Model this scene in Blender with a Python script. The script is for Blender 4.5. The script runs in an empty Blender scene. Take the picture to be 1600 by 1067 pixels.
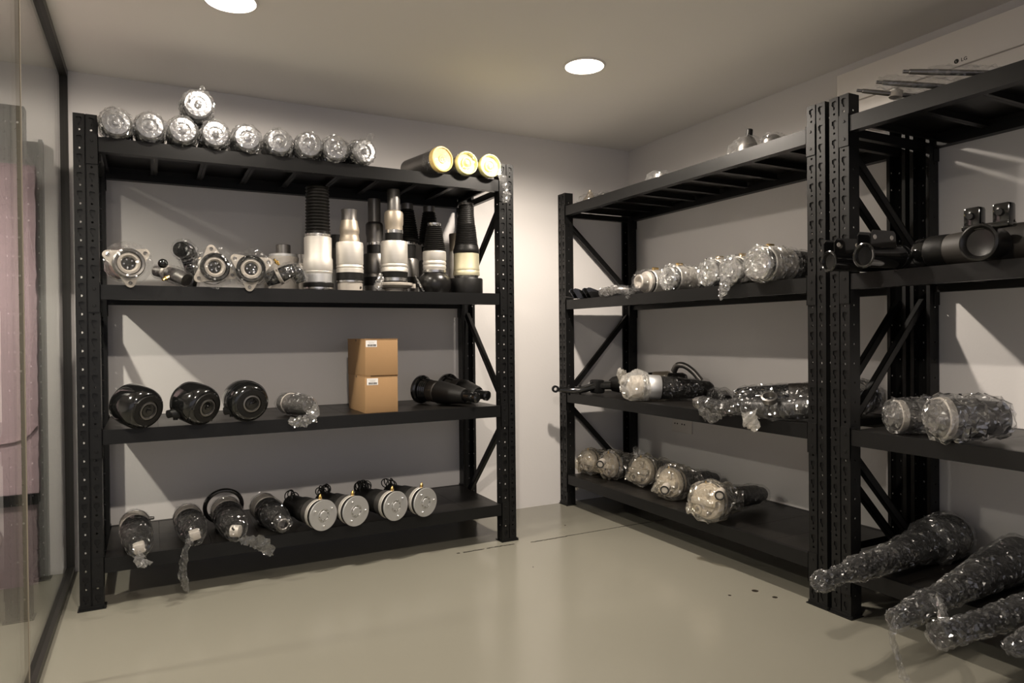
import bpy, bmesh, math, random
from mathutils import Vector, Matrix, noise
from mathutils.geometry import delaunay_2d_cdt

# ---------------------------------------------------------------- camera
sc = bpy.context.scene
cam_d = bpy.data.cameras.new('camera'); cam = bpy.data.objects.new('camera', cam_d)
sc.collection.objects.link(cam); sc.camera = cam
YAW, PITCH, ROLL = -0.4828, -0.0089, -0.0093
cy, sy, cp, sp, cr, sr = math.cos(YAW), math.sin(YAW), math.cos(PITCH), math.sin(PITCH), math.cos(ROLL), math.sin(ROLL)
fw = Vector((-sy, cy, 0)); rt = Vector((cy, sy, 0)); up = Vector((0, 0, 1))
f2 = fw*cp + up*sp; u2 = up*cp - fw*sp
r3 = rt*cr + u2*sr; u3 = u2*cr - rt*sr
M3 = Matrix((r3, u3, -f2)).transposed()
cam.matrix_world = Matrix.Translation((0.2663, -3.2489, 1.094)) @ M3.to_4x4()
cam_d.sensor_width = 36.0; cam_d.lens = 1075.97/1600*36; cam_d.clip_start = 0.02

# ---------------------------------------------------------------- world, exposure
W = bpy.data.worlds.new('world'); sc.world = W; W.use_nodes = True
W.node_tree.nodes['Background'].inputs[0].default_value = (0.86, 0.82, 0.90, 1)
W.node_tree.nodes['Background'].inputs[1].default_value = 0.56
vs = sc.view_settings
vs.view_transform = 'Standard'; vs.look = 'None'; vs.gamma = 1; vs.use_curve_mapping = False
vs.exposure = 0.2
LAMP_STRENGTH = 25.0
SPOT_W = 165.0
LAMP_COLOR = (1.0, 0.89, 0.765)
LAMPS = [(0.544, -0.487), (2.077, -0.55), (0.55, -2.5), (-0.9, -0.6)]  # last one is unseen, added to brighten the room beyond the glass
ZC = 2.352

# ---------------------------------------------------------------- materials
MATS = {}
def new_mat(name):
    m = bpy.data.materials.new(name); m.use_nodes = True
    nt = m.node_tree
    return m, nt, nt.nodes['Principled BSDF']
def mat(name, col, rough=0.5, metal=0.0, var=0.0, vscale=20.0, bump=0.0, bscale=60.0, coat=0.0, stretch=None, spec=0.5, rvar=0.0):
    m, nt, b = new_mat(name)
    b.inputs['Base Color'].default_value = (*col, 1); b.inputs['Roughness'].default_value = rough
    b.inputs['Metallic'].default_value = metal; b.inputs['Coat Weight'].default_value = coat
    b.inputs['Specular IOR Level'].default_value = spec
    b.inputs['Coat Roughness'].default_value = 0.05
    tc = nt.nodes.new('ShaderNodeTexCoord'); mp = nt.nodes.new('ShaderNodeMapping')
    nt.links.new(tc.outputs['Object'], mp.inputs[0])
    if stretch: mp.inputs['Scale'].default_value = stretch
    n = nt.nodes.new('ShaderNodeTexNoise'); n.inputs['Scale'].default_value = vscale; n.inputs['Detail'].default_value = 5
    nt.links.new(mp.outputs[0], n.inputs['Vector'])
    if var > 0:
        mx = nt.nodes.new('ShaderNodeMix'); mx.data_type = 'RGBA'
        mx.inputs[6].default_value = (*[max(0, c*(1-var)) for c in col], 1)
        mx.inputs[7].default_value = (*[min(1, c*(1+var)) for c in col], 1)
        nt.links.new(n.outputs[0], mx.inputs[0]); nt.links.new(mx.outputs[2], b.inputs['Base Color'])
    if rvar > 0:
        mr = nt.nodes.new('ShaderNodeMapRange')
        mr.inputs[3].default_value = max(0.02, rough-rvar); mr.inputs[4].default_value = rough+rvar
        nt.links.new(n.outputs[0], mr.inputs[0]); nt.links.new(mr.outputs[0], b.inputs['Roughness'])
    if bump > 0:
        n2 = nt.nodes.new('ShaderNodeTexNoise'); n2.inputs['Scale'].default_value = bscale; n2.inputs['Detail'].default_value = 4
        nt.links.new(mp.outputs[0], n2.inputs['Vector'])
        bp = nt.nodes.new('ShaderNodeBump'); bp.inputs['Strength'].default_value = bump; bp.inputs['Distance'].default_value = 0.004
        nt.links.new(n2.outputs[0], bp.inputs['Height']); nt.links.new(bp.outputs[0], b.inputs['Normal'])
    MATS[name] = m
    return m
def ior_both(nt, fr):
    # the same 1.5 index on both sides of a thin sheet
    g = nt.nodes.new('ShaderNodeNewGeometry'); mr = nt.nodes.new('ShaderNodeMapRange')
    mr.inputs[3].default_value = 1.5; mr.inputs[4].default_value = 1/1.5
    nt.links.new(g.outputs['Backfacing'], mr.inputs[0]); nt.links.new(mr.outputs[0], fr.inputs[0])
def film_mat(name, tint=(1, 1, 1), white=0.025, refl=0.7, rough=0.15, bstr=1.0, bscale=100.0):
    m = bpy.data.materials.new(name); m.use_nodes = True; nt = m.node_tree; N = nt.nodes; L = nt.links
    for q in list(N): N.remove(q)
    out = N.new('ShaderNodeOutputMaterial'); tr = N.new('ShaderNodeBsdfTransparent'); tr.inputs[0].default_value = (*[0.96*t for t in tint], 1)
    df = N.new('ShaderNodeBsdfDiffuse'); df.inputs[0].default_value = (*[0.8*t for t in tint], 1)
    gl = N.new('ShaderNodeBsdfGlossy'); gl.inputs['Roughness'].default_value = rough; gl.inputs[0].default_value = (0.95, 0.95, 0.95, 1)
    # crinkles: small flat facets, each tilted its own way
    tc = N.new('ShaderNodeTexCoord')
    n = N.new('ShaderNodeTexNoise'); n.inputs['Scale'].default_value = 30; n.inputs['Detail'].default_value = 2
    L.new(tc.outputs['Object'], n.inputs['Vector'])
    sb = N.new('ShaderNodeVectorMath'); sb.operation = 'MULTIPLY_ADD'; sb.inputs[1].default_value = (0.03, 0.03, 0.03)
    L.new(n.outputs['Color'], sb.inputs[0]); L.new(tc.outputs['Object'], sb.inputs[2])
    mp = N.new('ShaderNodeMapping'); mp.inputs['Scale'].default_value = (1, 1, 0.55); L.new(sb.outputs[0], mp.inputs[0])
    v = N.new('ShaderNodeTexVoronoi'); v.inputs['Scale'].default_value = bscale; L.new(mp.outputs[0], v.inputs['Vector'])
    c0 = N.new('ShaderNodeVectorMath'); c0.operation = 'SUBTRACT'; c0.inputs[1].default_value = (0.5, 0.5, 0.5); L.new(v.outputs['Color'], c0.inputs[0])
    c1 = N.new('ShaderNodeVectorMath'); c1.operation = 'SCALE'; c1.inputs['Scale'].default_value = bstr; L.new(c0.outputs[0], c1.inputs[0])
    ge = N.new('ShaderNodeNewGeometry')
    c2 = N.new('ShaderNodeVectorMath'); c2.operation = 'ADD'; L.new(c1.outputs[0], c2.inputs[0]); L.new(ge.outputs['Normal'], c2.inputs[1])
    c3 = N.new('ShaderNodeVectorMath'); c3.operation = 'NORMALIZE'; L.new(c2.outputs[0], c3.inputs[0])
    L.new(c3.outputs[0], gl.inputs['Normal'])
    fr = N.new('ShaderNodeFresnel'); ior_both(nt, fr); L.new(ge.outputs['Normal'], fr.inputs['Normal'])
    mu = N.new('ShaderNodeMath'); mu.operation = 'MULTIPLY_ADD'; mu.use_clamp = True
    mu.inputs[1].default_value = refl; mu.inputs[2].default_value = 0.065
    L.new(fr.outputs[0], mu.inputs[0])
    m1 = N.new('ShaderNodeMixShader'); m1.inputs[0].default_value = white; L.new(tr.outputs[0], m1.inputs[1]); L.new(df.outputs[0], m1.inputs[2])
    m2 = N.new('ShaderNodeMixShader'); L.new(mu.outputs[0], m2.inputs[0]); L.new(m1.outputs[0], m2.inputs[1]); L.new(gl.outputs[0], m2.inputs[2])
    L.new(m2.outputs[0], out.inputs[0]); MATS[name] = m
    return m

WALL = mat('wall_paint', (0.76, 0.735, 0.72), 0.75, var=0.03, vscale=1.5, bump=0.08, bscale=90)
CEIL = mat('ceiling_paint', (0.90, 0.87, 0.83), 0.8, var=0.02, vscale=1.0)
BLACK = mat('black_powder_coat', (0.007, 0.007, 0.007), 0.40, spec=0.28, bump=0.05, bscale=900, rvar=0.06, vscale=8)
BOARD = mat('black_shelf_steel', (0.010, 0.009, 0.008), 0.36, spec=0.35, rvar=0.1, vscale=6)
GLOSS = mat('gloss_black_enamel', (0.006, 0.006, 0.006), 0.12, coat=0.6)
RUBBER = mat('black_rubber', (0.008, 0.0075, 0.007), 0.45, spec=0.3, bump=0.1, bscale=200)
SATIN = mat('satin_black', (0.010, 0.0095, 0.009), 0.28)
RUBG = mat('grey_dusty_rubber', (0.026, 0.022, 0.018), 0.6, var=0.4, vscale=15)
ALU = mat('satin_aluminium', (0.70, 0.67, 0.62), 0.52, 0.75, var=0.05, stretch=(1, 1, 14), vscale=12, rvar=0.06)
ALUB = mat('bright_aluminium', (0.80, 0.80, 0.79), 0.27, 1.0, rvar=0.05, vscale=30)
FOIL = mat('dull_foil_cap', (0.45, 0.45, 0.46), 0.30, 0.9, var=0.25, vscale=60, bump=0.7, bscale=70)
DISC = mat('machined_aluminium', (0.62, 0.62, 0.62), 0.45, 0.75, var=0.04, vscale=25)
CAST = mat('cast_aluminium', (0.55, 0.51, 0.46), 0.55, 0.55, var=0.1, vscale=30, bump=0.2, bscale=120)
PALE = mat('pale_cast_metal', (0.50, 0.455, 0.40), 0.55, 0.2, var=0.07, vscale=30)
GUN = mat('gunmetal', (0.22, 0.21, 0.20), 0.38, 0.9, var=0.1, vscale=14)
BRONZ = mat('brushed_nickel_brown', (0.46, 0.40, 0.32), 0.48, 0.8, var=0.12, vscale=9)
GOLDA = mat('yellowed_aluminium', (0.70, 0.65, 0.46), 0.5, 0.75, var=0.06, stretch=(1, 1, 12), vscale=10)
BRASS = mat('brass', (0.72, 0.48, 0.16), 0.3, 1.0)
STEEL = mat('clamp_steel', (0.75, 0.74, 0.72), 0.25, 1.0)
YEL1 = mat('amber_plastic', (0.85, 0.62, 0.22), 0.35, coat=0.3, var=0.08)
YEL2 = mat('pale_yellow_plastic', (0.80, 0.76, 0.36), 0.35, coat=0.3, var=0.05)
CARD = mat('kraft_cardboard', (0.36, 0.215, 0.10), 0.8, var=0.06, vscale=10, bump=0.06, bscale=150)
PAPER = mat('label_paper', (0.82, 0.80, 0.78), 0.7)
INK = mat('label_ink', (0.03, 0.03, 0.03), 0.7)
WHITEP = mat('white_appliance_plastic', (0.78, 0.74, 0.70), 0.4)
DARK = mat('dark_gap', (0.02, 0.016, 0.012), 0.7)
PINK = mat('pink_foam', (0.78, 0.58, 0.64), 0.7, var=0.06, vscale=3, bump=0.25, bscale=25, stretch=(1, 1, 5))
PINK2 = mat('mauve_foam', (0.42, 0.32, 0.34), 0.7, var=0.1, vscale=3, bump=0.3, bscale=25, stretch=(1, 1, 6))
FRAME = mat('dark_bronze_frame', (0.035, 0.033, 0.03), 0.4, 0.5)
SEAM = mat('clear_sealant', (0.30, 0.26, 0.20), 0.3)
BUSH = mat('bushing_rubber', (0.015, 0.015, 0.015), 0.5)
FILM = film_mat('cling_film')
FILMD = film_mat('loose_cling_film', white=0.012, refl=0.4, rough=0.14)
FILMW = film_mat('milky_plastic_bag', tint=(1, 0.98, 0.94), white=0.26, refl=0.9, rough=0.12)
FILMS = film_mat('tight_silvery_film', white=0.05, refl=2.6, rough=0.13, bstr=1.1, bscale=95)

def floor_mat():
    m, nt, b = new_mat('epoxy_floor'); N = nt.nodes; L = nt.links
    tc = N.new('ShaderNodeTexCoord')
    n = N.new('ShaderNodeTexNoise'); n.inputs['Scale'].default_value = 0.9; n.inputs['Detail'].default_value = 4
    L.new(tc.outputs['Object'], n.inputs['Vector'])
    mx = N.new('ShaderNodeMix'); mx.data_type = 'RGBA'
    mx.inputs[6].default_value = (0.20, 0.19, 0.155, 1); mx.inputs[7].default_value = (0.24, 0.23, 0.19, 1)
    L.new(n.outputs[0], mx.inputs[0]); col = mx.outputs[2]
    for (x, y, r) in ((2.525, -1.142, 0.014), (2.394, -1.127, 0.007), (2.541, -1.233, 0.011), (2.36, 0.11, 0.006), (1.85, -0.42, 0.004)):
        d = N.new('ShaderNodeVectorMath'); d.operation = 'DISTANCE'; d.inputs[1].default_value = (x, y, 0)
        L.new(tc.outputs['Object'], d.inputs[0])
        lt = N.new('ShaderNodeMath'); lt.operation = 'LESS_THAN'; lt.inputs[1].default_value = r; L.new(d.outputs['Value'], lt.inputs[0])
        k = N.new('ShaderNodeMix'); k.data_type = 'RGBA'; k.inputs[7].default_value = (0.03, 0.025, 0.02, 1)
        L.new(lt.outputs[0], k.inputs[0]); L.new(col, k.inputs[6]); col = k.outputs[2]
    L.new(col, b.inputs['Base Color'])
    n2 = N.new('ShaderNodeTexNoise'); n2.inputs['Scale'].default_value = 2.5; n2.inputs['Detail'].default_value = 6
    L.new(tc.outputs['Object'], n2.inputs['Vector'])
    mr = N.new('ShaderNodeMapRange'); mr.inputs[3].default_value = 0.14; mr.inputs[4].default_value = 0.26
    L.new(n2.outputs[0], mr.inputs[0]); L.new(mr.outputs[0], b.inputs['Roughness'])
    n3 = N.new('ShaderNodeTexNoise'); n3.inputs['Scale'].default_value = 14; L.new(tc.outputs['Object'], n3.inputs['Vector'])
    bp = N.new('ShaderNodeBump'); bp.inputs['Strength'].default_value = 0.05; bp.inputs['Distance'].default_value = 0.003
    L.new(n3.outputs[0], bp.inputs['Height']); L.new(bp.outputs[0], b.inputs['Normal'])
    return m
FLOOR = floor_mat()

def glass_mat():
    m = bpy.data.materials.new('partition_glass'); m.use_nodes = True; nt = m.node_tree; N = nt.nodes; L = nt.links
    for q in list(N): N.remove(q)
    out = N.new('ShaderNodeOutputMaterial'); tr = N.new('ShaderNodeBsdfTransparent'); tr.inputs[0].default_value = (0.93, 0.95, 0.94, 1)
    gl = N.new('ShaderNodeBsdfGlossy'); gl.inputs['Roughness'].default_value = 0.0
    fr = N.new('ShaderNodeFresnel'); ior_both(nt, fr)
    mx = N.new('ShaderNodeMixShader'); L.new(fr.outputs[0], mx.inputs[0]); L.new(tr.outputs[0], mx.inputs[1]); L.new(gl.outputs[0], mx.inputs[2])
    L.new(mx.outputs[0], out.inputs[0]); return m
GLASS = glass_mat()
def emis(name, col, s):
    m = bpy.data.materials.new(name); m.use_nodes = True; nt = m.node_tree
    for q in list(nt.nodes): nt.nodes.remove(q)
    o = nt.nodes.new('ShaderNodeOutputMaterial'); e = nt.nodes.new('ShaderNodeEmission')
    e.inputs[0].default_value = (*col, 1); e.inputs[1].default_value = s; nt.links.new(e.outputs[0], o.inputs[0]); return m
LAMPM = emis('lamp_diffuser_light', LAMP_COLOR, LAMP_STRENGTH)

# ---------------------------------------------------------------- mesh helpers
def link(o, parent=None):
    sc.collection.objects.link(o)
    if parent is not None: o.parent = parent
    return o
def mesh_obj(name, verts, faces, m, parent=None, smooth=False, angle=35, fix=True):
    me = bpy.data.meshes.new(name); me.from_pydata([tuple(v) for v in verts], [], faces); me.update()
    if fix:
        bm = bmesh.new(); bm.from_mesh(me); bmesh.ops.recalc_face_normals(bm, faces=bm.faces); bm.to_mesh(me); bm.free()
    me.materials.append(m)
    if smooth:
        me.polygons.foreach_set('use_smooth', [True]*len(me.polygons))
        me.set_sharp_from_angle(angle=math.radians(angle))
    return link(bpy.data.objects.new(name, me), parent)
def struct(name, verts, faces, m):
    o = mesh_obj(name, verts, faces, m); o['kind'] = 'structure'; return o
def merge(*parts):
    V, F = [], []
    for v, f in parts:
        n = len(V); V += list(v); F += [tuple(i+n for i in q) for q in f]
    return V, F
def box(x0, x1, y0, y1, z0, z1):
    V = [Vector(p) for p in ((x0,y0,z0),(x1,y0,z0),(x1,y1,z0),(x0,y1,z0),(x0,y0,z1),(x1,y0,z1),(x1,y1,z1),(x0,y1,z1))]
    return V, [(0,3,2,1),(4,5,6,7),(0,1,5,4),(1,2,6,5),(2,3,7,6),(3,0,4,7)]
def bbox(x0, x1, y0, y1, z0, z1, b=0.003):
    """box with bevelled edges"""
    bm = bmesh.new(); v, f = box(x0, x1, y0, y1, z0, z1)
    bv = [bm.verts.new(p) for p in v]
    for q in f: bm.faces.new([bv[i] for i in q])
    bmesh.ops.bevel(bm, geom=list(bm.edges), offset=b, segments=2, affect='EDGES', profile=0.5)
    bm.verts.index_update(); V = [p.co.copy() for p in bm.verts]; F = [tuple(p.index for p in q.verts) for q in bm.faces]; bm.free()
    return V, F
def xf(g, M):
    return [M @ Vector(p) for p in g[0]], g[1]
def rot(ax, deg): return Matrix.Rotation(math.radians(deg), 4, ax)
def tr(x, y, z): return Matrix.Translation((x, y, z))
def extrude_poly(poly, x0, x1):
    """polygon in (y,z) extruded along x"""
    n = len(poly); V = [Vector((x0, y, z)) for y, z in poly] + [Vector((x1, y, z)) for y, z in poly]
    F = [tuple(range(n)), tuple(range(2*n-1, n-1, -1))] + [(i, (i+1) % n, (i+1) % n+n, i+n) for i in range(n)]
    return V, F
def lathe(prof, seg=40):
    """prof: list of (z, r) along local z"""
    V, F, rings = [], [], []
    for z, r in prof:
        if r < 1e-5: rings.append([len(V)]); V.append(Vector((0, 0, z)))
        else:
            rings.append(list(range(len(V), len(V)+seg)))
            V += [Vector((r*math.cos(2*math.pi*i/seg), r*math.sin(2*math.pi*i/seg), z)) for i in range(seg)]
    for a, b in zip(rings, rings[1:]):
        if len(a) == 1 and len(b) == 1: continue
        for i in range(seg):
            j = (i+1) % seg
            if len(a) == 1: F.append((a[0], b[i], b[j]))
            elif len(b) == 1: F.append((a[i], a[j], b[0]))
            else: F.append((a[i], a[j], b[j], b[i]))
    return V, F
def solid(prof, seg=40):
    p = list(prof)
    if p[0][1] > 1e-5: p = [(p[0][0], 0)] + p
    if p[-1][1] > 1e-5: p = p + [(p[-1][0], 0)]
    return lathe(p, seg)
def bellows(z0, z1, r0, r1, n, amp):
    out = []
    for i in range(n):
        for k, a in ((0.0, -amp), (0.25, amp*0.2), (0.5, amp), (0.75, amp*0.2)):
            t = (i+k)/n; out.append((z0+(z1-z0)*t, r0+(r1-r0)*t+a))
    out.append((z1, r1-amp)); return out
def tube(pts, rad, seg=10, flat=1.0, flatdir=None, jit=0.0, rng=None, closed=False):
    pts = [Vector(p) for p in pts]; n = len(pts)
    if not hasattr(rad, '__len__'): rad = [rad]*n
    V, F = [], []; prev = None
    for i, p in enumerate(pts):
        if closed: t = (pts[(i+1) % n]-pts[i-1]).normalized()
        else: t = (pts[min(i+1, n-1)]-pts[max(i-1, 0)]).normalized()
        if prev is None:
            ref = Vector(flatdir) if flatdir else (Vector((0, 0, 1)) if abs(t.z) < 0.9 else Vector((1, 0, 0)))
            a = (ref - t*ref.dot(t)).normalized()
        else: a = (prev - t*prev.dot(t)).normalized()
        prev = a; b = t.cross(a)
        for k in range(seg):
            an = 2*math.pi*k/seg; q = 1+(rng.uniform(-jit, jit) if rng else 0)
            V.append(p + a*math.cos(an)*rad[i]*flat*q + b*math.sin(an)*rad[i]*q)
    m = n if closed else n-1
    for i in range(m):
        for k in range(seg):
            k2 = (k+1) % seg; i2 = (i+1) % n
            F.append((i*seg+k, i*seg+k2, i2*seg+k2, i2*seg+k))
    if not closed: F += [tuple(range(seg-1, -1, -1)), tuple(range((n-1)*seg, n*seg))]
    return V, F
def smoothpath(pts, n=6):
    pts = [Vector(p) for p in pts]; out = []
    for i in range(len(pts)-1):
        p0 = pts[max(i-1, 0)]; p1 = pts[i]; p2 = pts[i+1]; p3 = pts[min(i+2, len(pts)-1)]
        for k in range(n):
            t = k/n
            out.append(0.5*((2*p1)+(p2-p0)*t+(2*p0-5*p1+4*p2-p3)*t*t+(3*p1-p0-3*p2+p3)*t**3))
    out.append(pts[-1]); return out
def torus(R, r, seg=32, rs=10, z=0):
    return tube([(R*math.cos(2*math.pi*i/seg), R*math.sin(2*math.pi*i/seg), z) for i in range(seg)], r, rs, flatdir=(0, 0, 1), closed=True)

# crumpled film
def resample(prof, dz):
    out = [prof[0]]
    for (z0, r0), (z1, r1) in zip(prof, prof[1:]):
        d = math.hypot(z1-z0, r1-r0); n = max(1, round(d/dz))
        out += [(z0+(z1-z0)*k/n, r0+(r1-r0)*k/n) for k in range(1, n+1)]
    return out
def film_shell(prof, seed, amp=0.006, dz=0.012, seg=26, low=0.4, sag=0.0, floor=None):
    """crumpled skin round a lathe profile: facetted folds; floor = lowest allowed radius towards the underside (local test done by caller)"""
    rng = random.Random(seed); prof = resample(prof, dz); V, F, rings = [], [], []
    off = Vector((rng.uniform(0, 50), rng.uniform(0, 50), rng.uniform(0, 50)))
    for k, (z, r) in enumerate(prof):
        if r < 1e-5: rings.append([len(V)]); V.append(Vector((0, 0, z))); continue
        ring = []
        for i in range(seg):
            a = 2*math.pi*(i+0.5*(k % 2)+rng.uniform(-0.28, 0.28))/seg
            d = Vector((math.cos(a), math.sin(a), 0))
            nz = noise.noise((d*r+Vector((0, 0, z)))*22+off)
            rr = r + amp*(0.7 + low*nz*2.0 + rng.uniform(-0.75, 0.75))
            ring.append(len(V)); V.append(d*max(rr, 0.002)+Vector((0, 0, z+rng.uniform(-0.3, 0.3)*dz)))
        rings.append(ring)
    for a, b in zip(rings, rings[1:]):
        if len(a) == 1 and len(b) == 1: continue
        for i in range(seg):
            j = (i+1) % seg
            if len(a) == 1: F.append((a[0], b[i], b[j]))
            elif len(b) == 1: F.append((a[i], a[j], b[0]))
            elif rng.random() < 0.5: F += [(a[i], a[j], b[j]), (a[i], b[j], b[i])]
            else: F += [(a[i], a[j], b[i]), (a[j], b[j], b[i])]
    return V, F
def film_tail(pts, wid, seed, flat=0.18, seg=9, fd=None):
    rng = random.Random(seed); P = smoothpath(pts, 5); n = len(P)
    P = [p+Vector((rng.uniform(-1, 1), rng.uniform(-1, 1), rng.uniform(-1, 1)))*0.003 for p in P]
    R = []
    for i in range(n):
        t = i/(n-1)*(len(wid)-1); k = min(int(t), len(wid)-2); R.append((wid[k]+(wid[k+1]-wid[k])*(t-k))*rng.uniform(0.8, 1.2))
    V, F = tube(P, R, seg, flat=flat, flatdir=fd, jit=0.28, rng=rng)
    T = []
    for q in F:
        if len(q) == 4: T += [(q[0], q[1], q[2]), (q[0], q[2], q[3])]
        else: T.append(q)
    return V, T

def root(name, label, cat, loc, axis=None, roll=0.0, group=None):
    o = bpy.data.objects.new(name, None); o.empty_display_size = 0.05; link(o)
    if axis is not None:
        q = Vector(axis).normalized().to_track_quat('Z', 'Y').to_matrix().to_4x4()
        o.matrix_world = Matrix.Translation(loc) @ q @ rot('Z', roll)
    else: o.matrix_world = Matrix.Translation(loc) @ rot('Z', roll)
    o['label'] = label; o['category'] = cat
    if group: o['group'] = group
    return o
def part(name, g, m, parent, smooth=True, angle=35, label=None):
    o = mesh_obj(name, g[0], g[1], m, parent, smooth, angle)
    if label: o['label'] = label
    return o

# ---------------------------------------------------------------- room
XB, YW, XW, GX = 2.6145, 0.575, 3.189, -0.084
FY = -5.6
struct('floor', *box(-3.0, XW+0.1, FY, YW+0.1, -0.1, 0), FLOOR)
struct('ceiling', *box(-3.0, XW+0.1, FY, YW+0.1, ZC, ZC+0.1), CEIL)
struct('wall_back', *box(-3.0, XW+0.1, YW, YW+0.1, 0, ZC), WALL)
struct('wall_right', *box(XW, XW+0.1, FY, YW, 0, ZC), WALL)
struct('wall_left', *box(-3.1, -3.0, FY, YW, 0, ZC), WALL)
gl = struct('window_1', *box(GX-0.006, GX+0.004, -5.0, YW-0.02, 0.03, ZC-0.03), GLASS)
def spart(name, g, m, par):
    o = mesh_obj(name, g[0], g[1], m, par); return o
spart('frame', merge(box(GX-0.02, GX+0.02, -5.0, YW, 0.0, 0.03), box(GX-0.02, GX+0.02, -5.0, YW, ZC-0.035, ZC),
                     box(GX-0.02, GX+0.02, YW-0.022, YW, 0.03, ZC-0.035)), FRAME, gl)
spart('sealant_joint', merge(box(GX-0.0075, GX+0.0055, -0.672, -0.664, 0.03, ZC-0.035)), SEAM, gl)
# scraped dark joint line in the floor
rng = random.Random(5)
V, F = [], []
def scrap(x0, x1, y, w, gap=0.0):
    x = x0
    while x < x1:
        dx = rng.uniform(0.008, 0.02)
        if rng.random() > gap:
            a = w*rng.uniform(0.35, 1); b = w*rng.uniform(0.35, 1); n = len(V); o = rng.uniform(-0.2, 0.2)*w
            V.extend([Vector((x, y-a/2+o, 0.0)), Vector((x+dx, y-b/2+o, 0.0)), Vector((x+dx, y+b/2+o, 0.0)), Vector((x, y+a/2+o, 0.0)),
                      Vector((x, y-a/2+o, 0.0012)), Vector((x+dx, y-b/2+o, 0.0012)), Vector((x+dx, y+b/2+o, 0.0012)), Vector((x, y+a/2+o, 0.0012))])
            F.extend([(n, n+1, n+5, n+4), (n+1, n+2, n+6, n+5), (n+2, n+3, n+7, n+6), (n+3, n, n+4, n+7), (n+4, n+5, n+6, n+7)])
        x += dx
scrap(1.615, 1.94, -0.058, 0.012, 0.08); scrap(2.03, 2.25, -0.078, 0.010, 0.25); scrap(2.25, 3.1, -0.074, 0.007, 0.0)
struct('trim_1', V, F, DARK)

# ---------------------------------------------------------------- ceiling downlights
def downlight(x, y, label):
    t = root('ceiling_downlight', label, 'ceiling light', (x, y, ZC), group='round recessed ceiling downlights')
    part('trim_ring', lathe([(-0.001, 0.100), (-0.006, 0.098), (-0.007, 0.090), (-0.003, 0.0885), (0.0, 0.0885), (-0.001, 0.100)], 48), WHITEP, t)
    part('diffuser', lathe([(-0.0035, 0.0), (-0.0035, 0.0875)], 48), LAMPM, t)
    ld = bpy.data.lights.new('lamp', 'SPOT'); ld.energy = SPOT_W*(1.6 if x < 0 else 0.26 if x < 0.547 else 1.08); ld.color = LAMP_COLOR; ld.spot_size = math.radians(150 if x < 0 else 178 if x < 0.547 else 166); ld.spot_blend = 0.2 if 0 < x < 0.547 else 0.6
    ld.shadow_soft_size = 0.045; lo = bpy.data.objects.new('lamp', ld); link(lo, t); lo.location = (0, 0, -0.012)
    return t
for (x, y), lb in zip(LAMPS, ('round lit downlight at the top edge, above the shelves on the left', 'round glowing downlight in the ceiling near the far room corner', 'round downlight over the open floor behind the camera', 'added unseen downlight brightening the room beyond the glass partition')):
    downlight(x, y, lb)

# ---------------------------------------------------------------- racks
LV = (0.2006, 0.7233, 1.3157, 1.9136)
PW, PD, HT, BH, RD = 0.084, 0.060, 2.0, 0.0593, 0.565
NC = 27; CP = HT/NC
def perforated(w, cellh, n, loops, pockets=()):
    """panel w wide in x, n cells high in z, holes = loops per cell; returns front face and hole rims, thickness 2 mm backwards (+y)"""
    pts = [(0, 0), (w, 0), (w, cellh), (0, cellh)]; edges = [(0, 1), (1, 2), (2, 3), (3, 0)]; hl = []
    for lp in loops:
        s = len(pts); pts += lp; k = len(lp); edges += [(s+i, s+(i+1) % k) for i in range(k)]; hl.append(list(range(s, s+k)))
    vs_, es_, fs_, ov, oe, of = delaunay_2d_cdt([Vector(p) for p in pts], edges, [], 1, 1e-7)
    def inside(c, lp):
        r = False; k = len(lp)
        for i in range(k):
            (x1, y1), (x2, y2) = lp[i], lp[(i+1) % k]
            if (y1 > c[1]) != (y2 > c[1]) and c[0] < (x2-x1)*(c[1]-y1)/(y2-y1)+x1: r = not r
        return r
    tris = [f for f in fs_ if not any(inside(((vs_[f[0]]+vs_[f[1]]+vs_[f[2]])/3)[:], lp) for lp in loops)]
    V, F = [], []; T = 0.0022 if not pockets else 0.0045; nv = len(vs_)
    for c in range(n):
        b = len(V)
        V += [Vector((p[0], 0, p[1]+c*cellh)) for p in vs_] + [Vector((p[0], T, p[1]+c*cellh)) for p in vs_]
        F += [tuple(b+i for i in f) for f in tris] + [tuple(b+nv+i for i in reversed(f)) for f in tris]
        for h in hl:
            k = len(h); F += [(b+h[i], b+h[(i+1) % k], b+nv+h[(i+1) % k], b+nv+h[i]) for i in range(k)]
        for pi in pockets:
            F.append(tuple(b+nv+i for i in hl[pi]))
    return V, F
def circ(cx, cz, r, n=8): return [(cx+r*math.cos(2*math.pi*i/n), cz+r*math.sin(2*math.pi*i/n)) for i in range(n)]
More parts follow.
